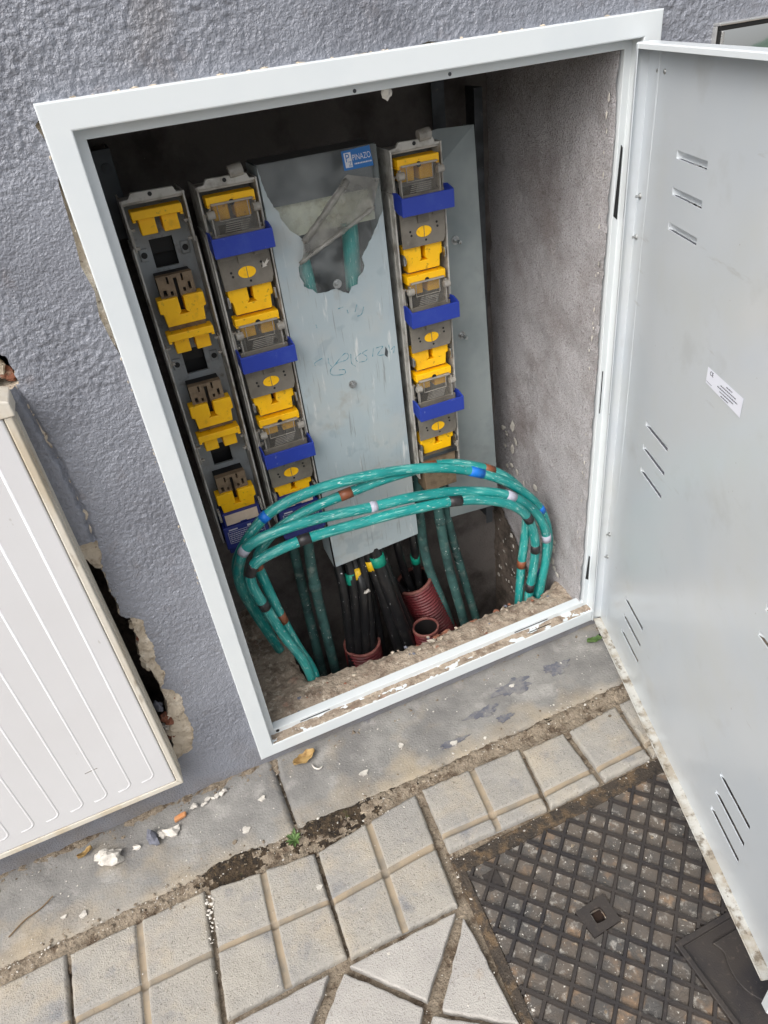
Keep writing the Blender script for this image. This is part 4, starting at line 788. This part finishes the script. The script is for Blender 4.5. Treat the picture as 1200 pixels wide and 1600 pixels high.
for xa in (.2533, .4368): MB().add([(xa, .2006, .977), (xa+.0035*(xa > .3), .2006, .2545 if xa > .3 else .244), (xa+.0035*(xa > .3), .26, .25), (xa, .26, .977)], [(0, 1, 2, 3)]).build('cover_side', FILM, cov, VO)
MB().add([(.2541, .2012, .9788), (.4362, .2012, .9788), (.4362, .262, .9788), (.2541, .262, .9788)], [(0, 1, 2, 3)]).build('cover_top', FILMD, cov, VO)
# torn film folded over itself
fp = catmull([(.2905, .1960, .8365), (.325, .1935, .8525), (.365, .1925, .8695), (.4095, .1945, .8885), (.4211, .1965, .8945)], 8)
MB().tube(fp, [.0026+.0016*math.sin(i*.7)**2 for i in range(len(fp))], 8).build('rolled_film_edge', SHEER, cov, VO, smooth=True)
def filmf(u, v):
    lo = fp[int(round(u*(len(fp)-1)))]; hx = .3017+.132*u; hz = .8680+.080*min(1, u*1.6)-.035*max(0, u-.55)
    x = lo.x*(1-v)+hx*v; z = lo.z*(1-v)+hz*v; return (x, .1955-.006*math.sin(v*math.pi)*(.6+.5*math.sin(u*9+v*4))-.002*math.sin(u*23+v*3), z)
MB().grid(filmf, [i/30 for i in range(31)], [i/16 for i in range(17)]).build('torn_film', SHEER, cov, VO, smooth=True)
fq = catmull([(.3025, .1965, .8655), (.325, .193, .886), (.350, .192, .908), (.384, .195, .938)], 6)
MB().tube(fq, [.0045, .005, .0055]*6+[.005], 8).build('rolled_film_edge', SHEER, cov, VO, smooth=True)
for (x, z, ln) in [(.346, .7925, .005), (.347, .618, .004)]:
    mb = MB(); mb.cyl((x, .199, z), (0, -1, 0), .0072, .0011, 18); b_ = mb.build('washer', STEEL, cov, VO)
    mb = MB(); mb.cyl((x, .1979, z), (0, -1, 0), .0046, .004, 6); mb.cyl((x, .1939, z), (0, -1, 0), .0024, ln, 10); mb.build('bolt', STEEL, cov, VO)
MB().prism([(.4152, .6690), (.4185, .6600), (.4165, .6490), (.4120, .6545), (.4135, .6620)], .1984, .1989).build('film_nick', DARKM, cov, VO)
# sticker
Q = lambda a, b: (.3805+.0450*a+.0030*(1-b)*(.6+.6*a), .9760-.0258*(1-b)+.0018*a*b)
mb = MB(); mb.add([(Q(a, b)[0], .1992-.0002, Q(a, b)[1]) for a, b in ((0, 0), (1, 0), (1, 1), (0, 1))], [(0, 1, 2, 3)]); st_ = mb.build('maker_sticker', LOGO, cov, VO)
def QM(ax, bx):
    return lambda x, y, z: tuple(Vector((Q(ax+x, bx+y)[0], .1987, Q(ax+x, bx+y)[1]))-Vector(VO))
mb = MB(); mb.add([(Q(a, b)[0], .1988, Q(a, b)[1]) for a, b in ((.07, .12), (.31, .12), (.31, .88), (.07, .88))], [(0, 1, 2, 3)]); mb.build('logo_square', PRINT, cov, VO)
text_mesh('sticker_lettering', 'PINAZO', .42, PRINT, cov, QM(.655, .56), 0, .42)
text_mesh('logo_letter', 'P', .62, LOGO, cov, lambda x, y, z: tuple(Vector((Q(.17+x*.5, .60+y)[0], .1986, Q(.17+x*.5, .60+y)[1]))-Vector(VO)), 0)
text_mesh('logo_letter', 'Z', .36, LOGO, cov, lambda x, y, z: tuple(Vector((Q(.235+x*.5, .28+y)[0], .1986, Q(.235+x*.5, .28+y)[1]))-Vector(VO)), 0)
mb = MB(); a = .38
rr = random.Random(1)
while a < .93: l = rr.uniform(.02, .06); mb.add([(Q(u, v)[0], .1988, Q(u, v)[1]) for u, v in ((a, .22), (a+l, .22), (a+l, .29), (a, .29))], [(0, 1, 2, 3)]); a += l+.015
mb.build('sticker_small_print', PRINT, cov, VO)
# marker pen scrawl
scr = [[(.3011, .6789), (.2868, .6739), (.2875, .6692)], [(.3111, .6762), (.3111, .6672), (.3145, .6602)], [(.319, .6604), (.3397, .6759), (.3468, .6725), (.3425, .6646), (.3255, .6632), (.3121, .6548), (.3135, .6451), (.3343, .6408), (.3369, .6478), (.3266, .6507)],
       [(.3514, .6728), (.3505, .6563), (.3571, .6484)], [(.3693, .6695), (.3592, .6631), (.3613, .6564)], [(.3821, .6721), (.3723, .6687), (.379, .6608), (.3765, .6538), (.3641, .6541)], [(.393, .6722), (.3895, .6579)], [(.3975, .671), (.41, .6707), (.399, .6584), (.4112, .6551)], [(.421, .6709), (.4224, .6552)], [(.4246, .6608), (.4314, .6651), (.4286, .6535)],
       [(.341, .753), (.350, .754)], [(.356, .748), (.357, .742)], [(.374, .753), (.369, .741)], [(.300, .737), (.301, .731)], [(.385, .746), (.380, .735), (.372, .733)]]
for s in scr:
    mb = MB(); c = catmull([(p[0], .1987, p[1]) for p in s], 6); mb.tube(c, [.00042+.00022*math.sin(i*1.3) for i in range(len(c))], 5); mb.build('pen_stroke', INK, cov, VO)
# galvanised side panel right of the third column
sp = thing('side_panel', 'galvanised steel panel with two bolts and slanting top fold, right of the last fuse column', 'metal panel', (.6, .25, .24)); PO = (.6, .25, .24)
MB().prism([(.540, .905), (.6272, .9712), (.6568, .2968), (.6600, .215), (.540, .225)], .2490, .2506).build('front_sheet', GALV, sp, PO)
MB().add([(.540, .2492, .905), (.6272, .2492, .9712), (.57, .268, .972), (.535, .272, .966)], [(0, 1, 2, 3)]).build('folded_corner', GALV, sp, PO)
MB().add([(.6272, .2490, .9712), (.6600, .2490, .215), (.6620, .29, .21), (.6300, .29, .968)], [(0, 1, 2, 3)]).build('panel_edge', GALV, sp, PO)
for (x, z) in [(.584, .801), (.588, .629)]:
    mb = MB(); mb.cyl((x, .249, z), (0, -1, 0), .0075, .0012, 16); mb.build('washer', STEEL, sp, PO); mb = MB(); mb.cyl((x, .2478, z), (0, -1, 0), .0052, .005, 6); mb.cyl((x, .2428, z), (0, -1, 0), .0030, .013, 10); mb.build('bolt', STEEL, sp, PO)
# brackets on the back of the recess
def bracket(label, x0, x1, z0, z1, y, hole):
    t = thing('mounting_bracket', label, 'bracket', ((x0+x1)/2, y, z0)); o = ((x0+x1)/2, y, z0)
    MB().box(x0, x1, y, y+.003, z0, z1).build('strap', DARKM, t, o, bevel=.0006); MB().box(x1-.002, x1, y+.003, .366, z0, z1).build('web', DARKM, t, o)
    if hole:
        mb = MB(); mb.cyl((hole[0], y, hole[1]), (0, -1, 0), .0075, .003, 14); mb.build('nut', DARKM, t, o)
    return t
bracket('dark steel strap with a round nut, in the top left corner of the recess', .045, .075, .90, 1.02, .30, (.064, .995))
bracket('dark steel strap on the recess back above the third fuse column', .600, .624, .955, 1.03, .34, None)
bracket('long narrow grey steel upright beside the right plaster cheek', .663, .679, .12, 1.015, .31, None)

# ============================================================ CABLES
def cable(name, pts, r, m, label, group, tapes=(), tail=None, per=8, n=14):
    P = list(pts)
    if tail: P = ([tail[0]] if tail[0] else [])+P+([tail[1]] if tail[1] else [])
    sh = 1 if tail and tail[0] else 0
    path = catmull(P, per); base = tuple(path[-1]); root = thing(name, label, 'cable', base, group)
    sh_ = MB().tube(path, r, n).build('sheath', m, root, base, smooth=True)
    ul = sh_.data.uv_layers.new(name='along'); ln = [0]
    for i in range(1, len(path)): ln.append(ln[-1]+(path[i]-path[i-1]).length)
    for p_ in sh_.data.polygons:
        if p_.index < (len(path)-1)*n:
            i, k = divmod(p_.index, n)
            for li, (ii, kk) in zip(p_.loop_indices, ((i, k), (i, k+1), (i+1, k+1), (i+1, k))): ul.data[li].uv = (kk/n*2*math.pi*r, ln[ii])
    for (t, c, hw) in tapes:
        i = (t+sh)*per; a = max(0, int(i-hw*per)); b = min(len(path)-1, int(i+hw*per)+1); seg = path[a:b+1]
        if len(seg) < 2: continue
        # cut to length about 26 mm
        mid = path[int(round(i))]; seg = [p for p in path if (p-mid).length < .013 and abs(path.index(p)-i) < 3*per]
        if len(seg) < 2: k = int(round(i)); seg = path[max(0, k-1):k+2]
        o = MB().tube(seg, r*1.06, n).build('tape_band', TAPE[c], root, base, smooth=True); o['label'] = c+' tape band'
    return root
c1 = [(.0719, .19, .2602), (.0658, .16, .3342), (.0735, .14, .3874), (.1093, .13, .4389), (.1549, .125, .4718), (.2368, .12, .4865), (.3535, .115, .4791), (.4752, .11, .4497), (.5813, .11, .3879), (.6461, .11, .3236), (.6819, .11, .2655), (.6993, .112, .1954), (.6954, .115, .1242), (.6776, .12, .0441)]
c2 = [(.1517, .125, .0641), (.1338, .128, .1453), (.1183, .128, .2312), (.1052, .128, .3332), (.1036, .13, .3773), (.1329, .13, .4154), (.1964, .128, .443), (.2811, .125, .4552), (.3787, .12, .4633), (.4796, .118, .4522), (.5723, .118, .4042), (.6302, .12, .3436), (.6499, .12, .2846), (.6473, .122, .21), (.6419, .125, .1402), (.639, .13, .0443)]
c3 = [(.0782, .18, .2149), (.064, .14, .3272), (.0712, .12, .3884), (.102, .108, .4318), (.199, .1, .4432), (.3122, .095, .4325), (.401, .095, .4225), (.4909, .095, .4004), (.5859, .095, .3579), (.6499, .097, .2956), (.6824, .1, .2272), (.6881, .103, .154), (.6807, .108, .0712)]
c4 = [(.1385, .115, .1002), (.1128, .11, .199), (.0909, .105, .2961), (.0805, .1, .3509), (.0848, .097, .3835), (.1092, .093, .4058), (.1851, .09, .4167), (.2839, .085, .415), (.3812, .083, .4077), (.4838, .083, .39), (.5727, .085, .3508), (.6291, .09, .2954), (.6579, .1, .212), (.658, .105, .1298), (.6522, .112, .0526)]
GA = 'teal cables looped in front of the fuse columns'
cable('teal_cable', c1, .0094, TEAL, 'teal cable with blue tape bands, the highest of the looped bundle', GA, [(3.6, 'blue', .3), (7.45, 'blue', .3), (9.8, 'blue', .3), (12.4, 'blue', .2)], ((.10, .22, .10), (.665, .14, -.15)))
cable('teal_cable', c2, .0094, TEAL, 'teal cable with brown tape bands, behind the blue taped one', GA, [(2.0, 'brown', .3), (3.8, 'brown', .3), (7.0, 'brown', .4), (8.65, 'brown', .3), (9.85, 'brown', .3), (14.0, 'brown', .3)], ((.160, .14, -.1), (.636, .14, -.15)))
cable('teal_cable', c3, .0094, TEAL, 'teal cable with pale grey tape bands, above the lowest loop', GA, [(2.6, 'grey', .3), (5.0, 'grey', .3), (8.1, 'grey', .3), (10.2, 'grey', .3)], ((.11, .22, .05), (.67, .13, -.15)))
cable('teal_cable', c4, .0094, TEAL, 'teal cable with black tape bands, the lowest and front one of the loop', GA, [(2.0, 'black', .3), (4.1, 'black', .3), (6.0, 'black', .3), (8.9, 'black', .3), (11.1, 'black', .3), (12.2, 'black', .3), (13.8, 'black', .3)], ((.155, .13, -.06), (.645, .13, -.15)))
GB = 'dusty teal cables dropping from the fuse columns'
for pts, r, l in [([(.193, .275, .40), (.1952, .28, .3216), (.1927, .27, .1023), (.1897, .25, -.093), (.188, .24, -.28)], .0105, 'dull dark teal cable dropping under the second column, left one of a pair'),
                  ([(.222, .25, .40), (.2222, .25, .3143), (.2142, .24, .181), (.2157, .225, -.0714), (.22, .22, -.28)], .0110, 'grey teal dusty cable with a raised collar, dropping beside the cover bottom'),
                  ([(.468, .24, .37), (.4682, .25, .2663), (.4761, .25, .1211), (.5141, .24, -.0689), (.54, .23, -.28)], .0106, 'dark dusty teal cable dropping just right of the cover bottom'),
                  ([(.500, .235, .37), (.506, .24, .2912), (.5218, .24, .1086), (.5495, .23, -.0885), (.57, .22, -.28)], .0108, 'white spattered dull teal cable, middle one under the brown foot cover'),
                  ([(.525, .25, .37), (.5354, .26, .2341), (.5565, .26, .0983), (.5934, .25, -.1166), (.62, .24, -.28)], .0100, 'dusty dark cable slanting right, nearest the plaster cheek')]:
    t = cable('dusty_teal_cable', pts, r, TEALD, l, GB)
    if 'collar' in l or 'spattered' in l:
        c = Vector(pts[2] if 'collar' in l else (.511, .24, .235)); a = (Vector(pts[3])-Vector(pts[1])).normalized()
        MB().tube([c-a*.009, c-a*.008, c+a*.008, c+a*.009], [r, r*1.16, r*1.16, r], 14).build('collar', TEALD, t, tuple(t.location), smooth=True)
for pts, l in [([(.300, .222, .842), (.303, .222, .81), (.305, .222, .76)], 'teal cable end seen at the left of the torn window'), ([(.388, .226, .872), (.386, .224, .84), (.381, .222, .77)], 'teal cable seen through the torn window, right one')]:
    cable('teal_cable', pts, .0135, TEAL, l, 'teal cables behind the torn window')
GK = 'black cables under the central cover'
KB = [([(.2702, .24, .2133), (.2679, .22, .154), (.2547, .2, .0051)], .011, 'black paint spattered cable at the left end of the row', None),
      ([(.2918, .23, .2156), (.2875, .21, .1529), (.2688, .195, -.0027)], .011, 'black cable with a low green sleeve, second from the left', ('green', .07, .2894, .21, .1834)),
      ([(.3054, .23, .2097), (.3037, .2, .1534), (.2867, .19, .0028)], .011, 'black cable with a yellow sleeve half hidden, third from the left', ('yellow', 0, .3092, .23, .1905)),
      ([(.3336, .22, .2349), (.3454, .2, .1341), (.3591, .19, -.0093)], .0135, 'thick black spattered cable with a yellow sleeve', ('yellow', 0, .3293, .22, .2075)),
      ([(.3447, .21, .2415), (.3563, .19, .137), (.3792, .18, -.0003)], .0145, 'thick black cable with a green sleeve right under the cover edge', ('green', 0, .3472, .21, .2191)),
      ([(.3681, .24, .2106), (.3877, .25, .1132), (.4240, .262, .0355)], .009, 'thin dull black cable slanting into the taller red conduit', None),
      ([(.4128, .26, .1957), (.4269, .27, .0995), (.4408, .27, .0345)], .0095, 'dull black cable entering the taller red conduit, middle one', None),
      ([(.451, .26, .1932), (.4545, .265, .1196), (.46, .27, .0407)], .0095, 'black cable with a small green sleeve entering the taller red conduit', ('green', 0, .4513, .262, .1349)),
      ([(.325, .235, .2139), (.328, .225, .133), (.325, .21, -.0144)], .012, 'black cable behind the spattered ones, in the dark middle', None),
      ([(.2810, .25, .2139), (.2780, .235, .133), (.2690, .222, -.0144)], .010, 'black cable half hidden between the left two of the row', None),
      ([(.3600, .225, .2300), (.3720, .205, .133), (.3950, .19, -.0144)], .011, 'black cable along the right flank of the thick pair', None),
      ([(.3180, .22, .2200), (.3120, .20, .133), (.3000, .188, -.0144)], .0095, 'thin black spattered cable in front of the low red conduit', None)]
for pts, r, l, sl_ in KB:
    a, b, c = [Vector(p) for p in pts]; top = a+Vector((0, .035, .11)); bot = c+(c-b)*1.1
    r *= .98; t = cable('black_cable', [top, a, b, c, bot], r, BLKC, l, GK)
    if sl_:
        c = a.lerp(b, min(1, max(0, (a.z-sl_[4])/max(1e-3, a.z-b.z)))); d_ = (b-a).normalized(); o = MB().tube([c-d_*.012, c-d_*.0115, c+d_*.0115, c+d_*.012], [r, r*1.15, r*1.15, r], 14).build('sleeve', TAPE[sl_[0]], t, tuple(t.location), smooth=True); o['label'] = sl_[0]+' marker sleeve'
# red corrugated conduits
def conduit(a, b, R, label):
    a, b = Vector(a), Vector(b); t = thing('conduit', label, 'conduit', tuple(b), 'red corrugated conduits'); L = (b-a).length; ax = (b-a)/L
    n = int(L/.0088); pts, rad = [], []
    for i in range(n*8+1): s = i/(n*8); pts.append(a+ax*L*s); rad.append(R*(1+.040*math.tanh(3*math.sin(i/8*2*math.pi))))
    MB().tube(pts, rad, 36, cap=False).build('corrugated_tube', RED, t, tuple(b), smooth=True)
    MB().tube([a+ax*.0015, a+ax*(L*.9)], R*.90, 36, cap=False).build('shade_liner', BORE_SHADE, t, tuple(b), smooth=True)  # added liner, its dark colour paints in the shade of the bore
    MB().rings(a, ax, [(.004, R*.885), (0, R*.89), (-.0012, R*.91), (-.0012, R*1.02), (0, R*1.04), (.004, R*1.045)]).build('rim', RIMC, t, tuple(b), smooth=True)
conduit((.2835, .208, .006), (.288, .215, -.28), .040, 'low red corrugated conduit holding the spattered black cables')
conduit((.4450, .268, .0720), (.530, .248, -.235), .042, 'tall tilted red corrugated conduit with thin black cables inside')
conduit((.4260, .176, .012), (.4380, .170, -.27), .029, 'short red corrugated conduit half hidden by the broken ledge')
MB_ = lump((.3082, .186, .1637), .006, 77, (1, .7, .7), 2); tag(MB().add(*MB_).build('plaster_blob', CHIP, smooth=True), 'white plaster blob stuck on the black cables', 'plaster blob')

# ============================================================ WHITE UTILITY BOX ON THE LEFT
ub = thing('utility_box', 'white plastic meter box with ribbed lid and yellowed rim on the wall', 'meter box', (-.40, -.012, .1)); UO = (-.40, -.012, .1)
bx1, bz0, bz1 = -.1345, .096, .8365
def rim_piece(poly, y0, y1, nm='rim'): return MB().prism(poly, y0, y1).build(nm, BOXB, ub, UO, bevel=.002, seg=3)
rim_piece([(bx1, bz0-.006), (bx1, bz1-.03), (bx1-.0095, bz1-.03), (bx1-.0095, bz0+.006)], -.028, .02)
rim_piece([(-.80, bz0-.006), (bx1-.0003, bz0-.006), (bx1-.0098, bz0+.006), (-.80, bz0+.006)], -.0275, .02)
rim_piece([(-.80, bz1-.006), (bx1-.012, bz1-.006), (bx1+.004, bz1-.012), (bx1+.004, bz1-.030), (-.80, bz1-.030)], -.030, .02)
MB().box(-.80, bx1-.0105, -.0275, .018, bz0+.007, bz1-.031).build('lid', BOXW, ub, UO, bevel=.0025, seg=3)
mbc = MB(); mbc.box(bx1-.004, bx1+.0012, -.012, .010, bz0+.02, bz1-.04); mbc.build('seal_strip', BOXB, ub, UO)
# raised nested ribs, rounded at their lower right corner
for k in range(7):
    xr = bx1-.0375-.0385*k; zl = bz0+.037; rad = .012; path = [(xr, .80-.0)]
    path = [(xr, bz1-.055), (xr, zl+rad)]+[(xr-rad+rad*math.cos(a), zl+rad-rad*math.sin(a)) for a in np.linspace(0, math.pi/2, 7)[1:]]+[(xr-.022, zl)]
    P = [(p[0], -.0251, p[1]) for p in path]
    MB().tube(P, .0031, 16).build('rib', BOXW, ub, UO, smooth=True)
for (x, z, l) in [(-.262, .205, .020)]:
    MB().prism([(x, z), (x+l, z+.002), (x+l, z+.0026), (x, z+.0008)], -.0280, -.0272).build('scratch', SMOKE, ub, UO)

# ============================================================ GLASS PLATE, TOP RIGHT
gp = thing('wall_plate', 'mirror glass plate in a thin chrome frame on the wall above the open door', 'wall plate', (1.02, .012, .95)); GO = (1.02, .012, .95)
tl = lambda y, z: y-(1.072-z)*0.035
def gbox(x0, x1, z0, z1, ya, yb, nm, m, bv=.001): return MB().box(x0, x1, ya, yb, z0, z1).build(nm, m, gp, GO, bevel=bv)
gbox(.8640, 1.20, 1.0685, 1.0720, -.009, .016, 'chrome_edge', TRIM); gbox(.8640, .8665, .82, 1.0683, -.004, .016, 'chrome_edge', TRIM)
gbox(.8667, 1.20, 1.0630, 1.0683, -.0075, .014, 'black_gasket', RUBBER); gbox(.8667, .8695, .82, 1.0628, -.0075, .014, 'black_gasket', RUBBER)
MB().add([(.8697, -.006, 1.0628), (.8697, -.033, .82), (1.20, -.033, .82), (1.20, -.006, 1.0628)], [(0, 1, 2, 3)]).build('mirror_pane', CHROME, gp, GO)
gbox(.8697, .8745, .82, 1.0625, -.0090, -.0040, 'bevel_strip', TRIM)

gp.location.y += .009
# ============================================================ LITTER
def litter(nm, m, c, r, seed, sq, label, cat, group=None, sub=2, smooth=False):
    v, f = lump(c, r, seed, sq, sub); return tag(MB().add(v, f).build(nm, m, None, (c[0], c[1], c[2]), smooth=smooth), label, cat, group)
litter('plaster_chunk', CHIP, (-.292, -.047, .009), .022, 3, (1.1, .75, .5), 'largest white plaster chunk on the kerb under the box', 'plaster chunk', sub=3)
litter('plaster_chunk', CHIP, (-.2445, -.049, .006), .007, 4, (1.2, .7, .5), 'small white plaster chunk beside the grey stone', 'plaster chunk')
litter('stone', STONE, (-.216, -.047, .011), .015, 8, (.8, 1, .7), 'blue grey stone lying on the kerb below the box', 'stone', sub=2)
litter('plaster_chunk', CHIP, (-.181, -.050, .008), .013, 9, (1.2, .8, .5), 'white plaster lump next to the orange brick chip', 'plaster chunk')
litter('plaster_chunk', CHIP, (-.199, -.045, .007), .010, 12, (.9, .8, .5), 'white plaster lump between the stone and the bigger lump', 'plaster chunk')
o = MB(); o.prismz([(-.175, -.035), (-.154, -.031), (-.152, -.024), (-.160, -.0235), (-.174, -.0265)], .005, .013); o.build('brick_chip', TERRA, None, (0, 0, 0), bevel=.002); o = C.objects['brick_chip'] if 'brick_chip' in C.objects else bpy.data.objects['brick_chip']; tag(o, 'orange brick chip lying at the foot of the wall', 'brick chip')
o.rotation_euler = (0, 0, 0)
for k in range(9): litter('plaster_crumb', CHIP, (-.140+.0075*k+random.uniform(-.003, .003), -.022+.0012*k+random.uniform(-.005, .005), .008), random.uniform(.0028, .0055), 20+k, (1.1, .9, .6), 'white plaster crumb in the trail beside the orange chip', 'plaster crumb', 'plaster crumbs along the wall foot', 1)
for k in range(34): litter('plaster_crumb', CHIP, (-.147+random.gauss(0, .006)-.0002*k, -.188-.0022*k+random.uniform(-.005, .005), .0022), random.uniform(.0010, .0034)*(1.2 if k < 16 else .75), 40+k, (1.1, .9, .5), 'white plaster crumb spilled along the tile joint', 'plaster crumb', 'plaster crumbs in the tile joint', 1)
def leaf(nm, c, L, W_, ang, m, label, cat='leaf', curl=.012, tilt=0):
    mb = MB(); ca, sa = math.cos(ang), math.sin(ang)
    def f(u, v):
        x = (u-.5)*L; wv = W_*math.sin(math.pi*min(1, max(0, u*.96+.02)))**.7*(1+.16*math.sin(u*19)); y = (v-.5)*wv
        z = .003+curl*((v-.5)**2*2.2+(u-.5)**2*1.4)+.0015*math.sin(u*9+v*7)+tilt*u
        return (c[0]+x*ca-y*sa, c[1]+x*sa+y*ca, c[2]+z)
    mb.grid(f, [i/16 for i in range(17)], [i/8 for i in range(9)]); o = mb.build(nm, m, None, c, smooth=True); s = o.modifiers.new('thick', 'SOLIDIFY'); s.thickness = .0005; return tag(o, label, cat)
leaf('dry_leaf', (.075, -.020, .005), .046, .022, .25, LEAFB, 'dry brown leaf at the lower left corner of the frame')
leaf('green_leaf', (.722, -.036, .006), .040, .013, -.1, LEAFG, 'small green leaf under the door hinge corner')
leaf('fallen_leaf', (-.328, -.022, .006), .026, .007, .4, LEAFB, 'thin yellowish leaf at the wall foot under the box')
cu = catmull([(.084, -.036, .006), (.086, -.046, .007), (.093, -.051, .006), (.101, -.048, .005)], 6)
tag(MB().tube(cu, [.0008, .0013]+[.0017]*(len(cu)-4)+[.0013, .0007], 8).build('plastic_curl', CHIP, None, (.092, -.045, .004), smooth=True), 'white curled shaving beside the dry leaf', 'shaving')
tw = catmull([(-.455, -.108, .006), (-.43, -.092, .007), (-.405, -.083, .006), (-.385, -.072, .008)], 6)
tag(MB().tube(tw, .0011, 6).build('dry_twig', WOOD, None, (-.42, -.09, .004)), 'thin dry twig on the kerb at the left', 'twig')
wd_ = thing('weed', 'small green weed growing from the kerb joint', 'weed', (.009, -.163, .002))
for k in range(14):
    a = k*2.4+.3; L = .012+.010*random.random(); el = .35+.6*random.random(); p0 = Vector((0, 0, .002)); p1 = p0+Vector((math.cos(a)*L*math.cos(el), math.sin(a)*L*math.cos(el), L*math.sin(el)))
    sd = Vector((-math.sin(a), math.cos(a), 0))*.0030; mid = p0.lerp(p1, .55)+Vector((0, 0, .002))
    MB().add([p0, mid-sd, p1, mid+sd], [(0, 1, 2, 3)]).build('leaf', LEAFG, wd_)
MB().tube([(0, 0, -.004), (0, 0, .004)], .0012, 6).build('stem', LEAFG, wd_)
# grit and paint specks lying about
mb = MB(); rr = random.Random(12)
for k in range(1150):
    q = rr.random()
    if q < .25: x, y, z = rr.uniform(-.5, .95), -.012-.125*rr.random()**1.5, .0042
    elif q < .55: x, y, z = rr.uniform(-.5, .95), rr.gauss(-.155, .012), .004
    elif q < .80: x, y, z = rr.uniform(-.4, .22), rr.uniform(-.6, -.17), .0015
    elif q < .90: x, y, z = rr.uniform(.23, .7), rr.gauss(-.317, .006), -.006
    else: x, y, z = rr.gauss(.235, .005), rr.uniform(-.6, -.3), -.006
    r = min(.0030, .0005+rr.expovariate(1/.0004)); v, f = lump((x, y, z), r, k, (1, 1, .5), 1); mb.add(v, f)
tag(mb.build('grit', CHIP), kind='stuff')
mb = MB()
for k in range(700):
    q = rr.random(); x, y = (rr.uniform(.25, .72), rr.uniform(-.62, -.33)) if q < .4 else (rr.uniform(-.5, .9), rr.gauss(-.155, .016)) if q < .8 else (rr.uniform(-.5, .9), rr.uniform(-.02, .008))
    r = min(.004, .0009+rr.expovariate(1/.0008)); v, f = lump((x, y, -.0075 if q < .4 else .003), r, k+9000, (1.1, 1, .6), 1); mb.add(v, f)
tag(mb.build('gravel', SOIL), kind='stuff')
DL = ['cream paint drop on the kerb below the middle of the frame', 'cream paint drop near the kerb edge above the right tiles', 'cream paint drop on the kerb left of the kerb joint', 'cream paint drop on the kerb, highest of those under the frame', 'cream paint drop on the kerb close to the twig, nearest the joint',
      'small cream paint drop on the kerb by the lower left frame corner', 'small cream paint drop on the kerb beside the twig', 'white paint drop inside the dark smudge on the kerb', 'cream paint drop on the tile below the weed', 'cream paint drop on the tile at the bottom left']
for k, (x, y, r) in enumerate([(.165, -.098, .0075), (.34, -.118, .0065), (-.062, -.105, .007), (.25, -.075, .005), (-.34, -.125, .006), (-.02, -.06, .006), (-.37, -.115, .004), (.507, -.053, .0052), (.022, -.255, .005), (-.21, -.36, .006)]):
    pts = [(x+r*(1+.3*math.sin(3*a+k)+.2*math.sin(5*a))*math.cos(a), y+.8*r*(1+.25*math.cos(2*a+k))*math.sin(a)) for a in np.linspace(0, 2*math.pi, 14)[:-1]]
    tag(MB().prismz(pts, 0, .0062 if y > -.15 else .0032).build('paint_drop', CHIP), DL[k], 'paint drop', ['paint drops on the kerb', 'paint drops on the tiles'][y < -.15])

# dark paint smudges trodden onto the kerb
SMUD = mat('grey_paint_smudge', g(92, 93, 102), .8, layers=[(g(126, 124, 122), 60, .45, .62, 6, .9)], bumps=[(300, .5, .001, 4)])
for k, (x, y, a, b, l) in enumerate([(.508, -.056, .040, .017, 'dark grey paint smudge on the kerb with a white drop in it'), (.612, -.056, .026, .015, 'dark grey paint smudge on the kerb nearest the open door'), (.425, -.082, .032, .010, 'faint grey paint smudge on the kerb left of the darker ones'), (.455, -.112, .016, .007, 'small dark paint mark low on the kerb'), (.34, -.115, .026, .006, 'thin bluish paint smear on the kerb edge')]):
    rr = random.Random(k); ph = [rr.uniform(0, 6) for _ in range(4)]; pts = []
    for i in range(40):
        t = 2*math.pi*i/40; r = 1+.22*math.sin(3*t+ph[0])+.16*math.sin(7*t+ph[1])+.12*math.sin(13*t+ph[2])+.08*math.sin(19*t+ph[3]); pts.append((x+a*r*math.cos(t), y+b*r*math.sin(t)))
    tag(MB().prismz(pts, 0, .0046).build('paint_smudge', SMUD), l, 'paint smudge')
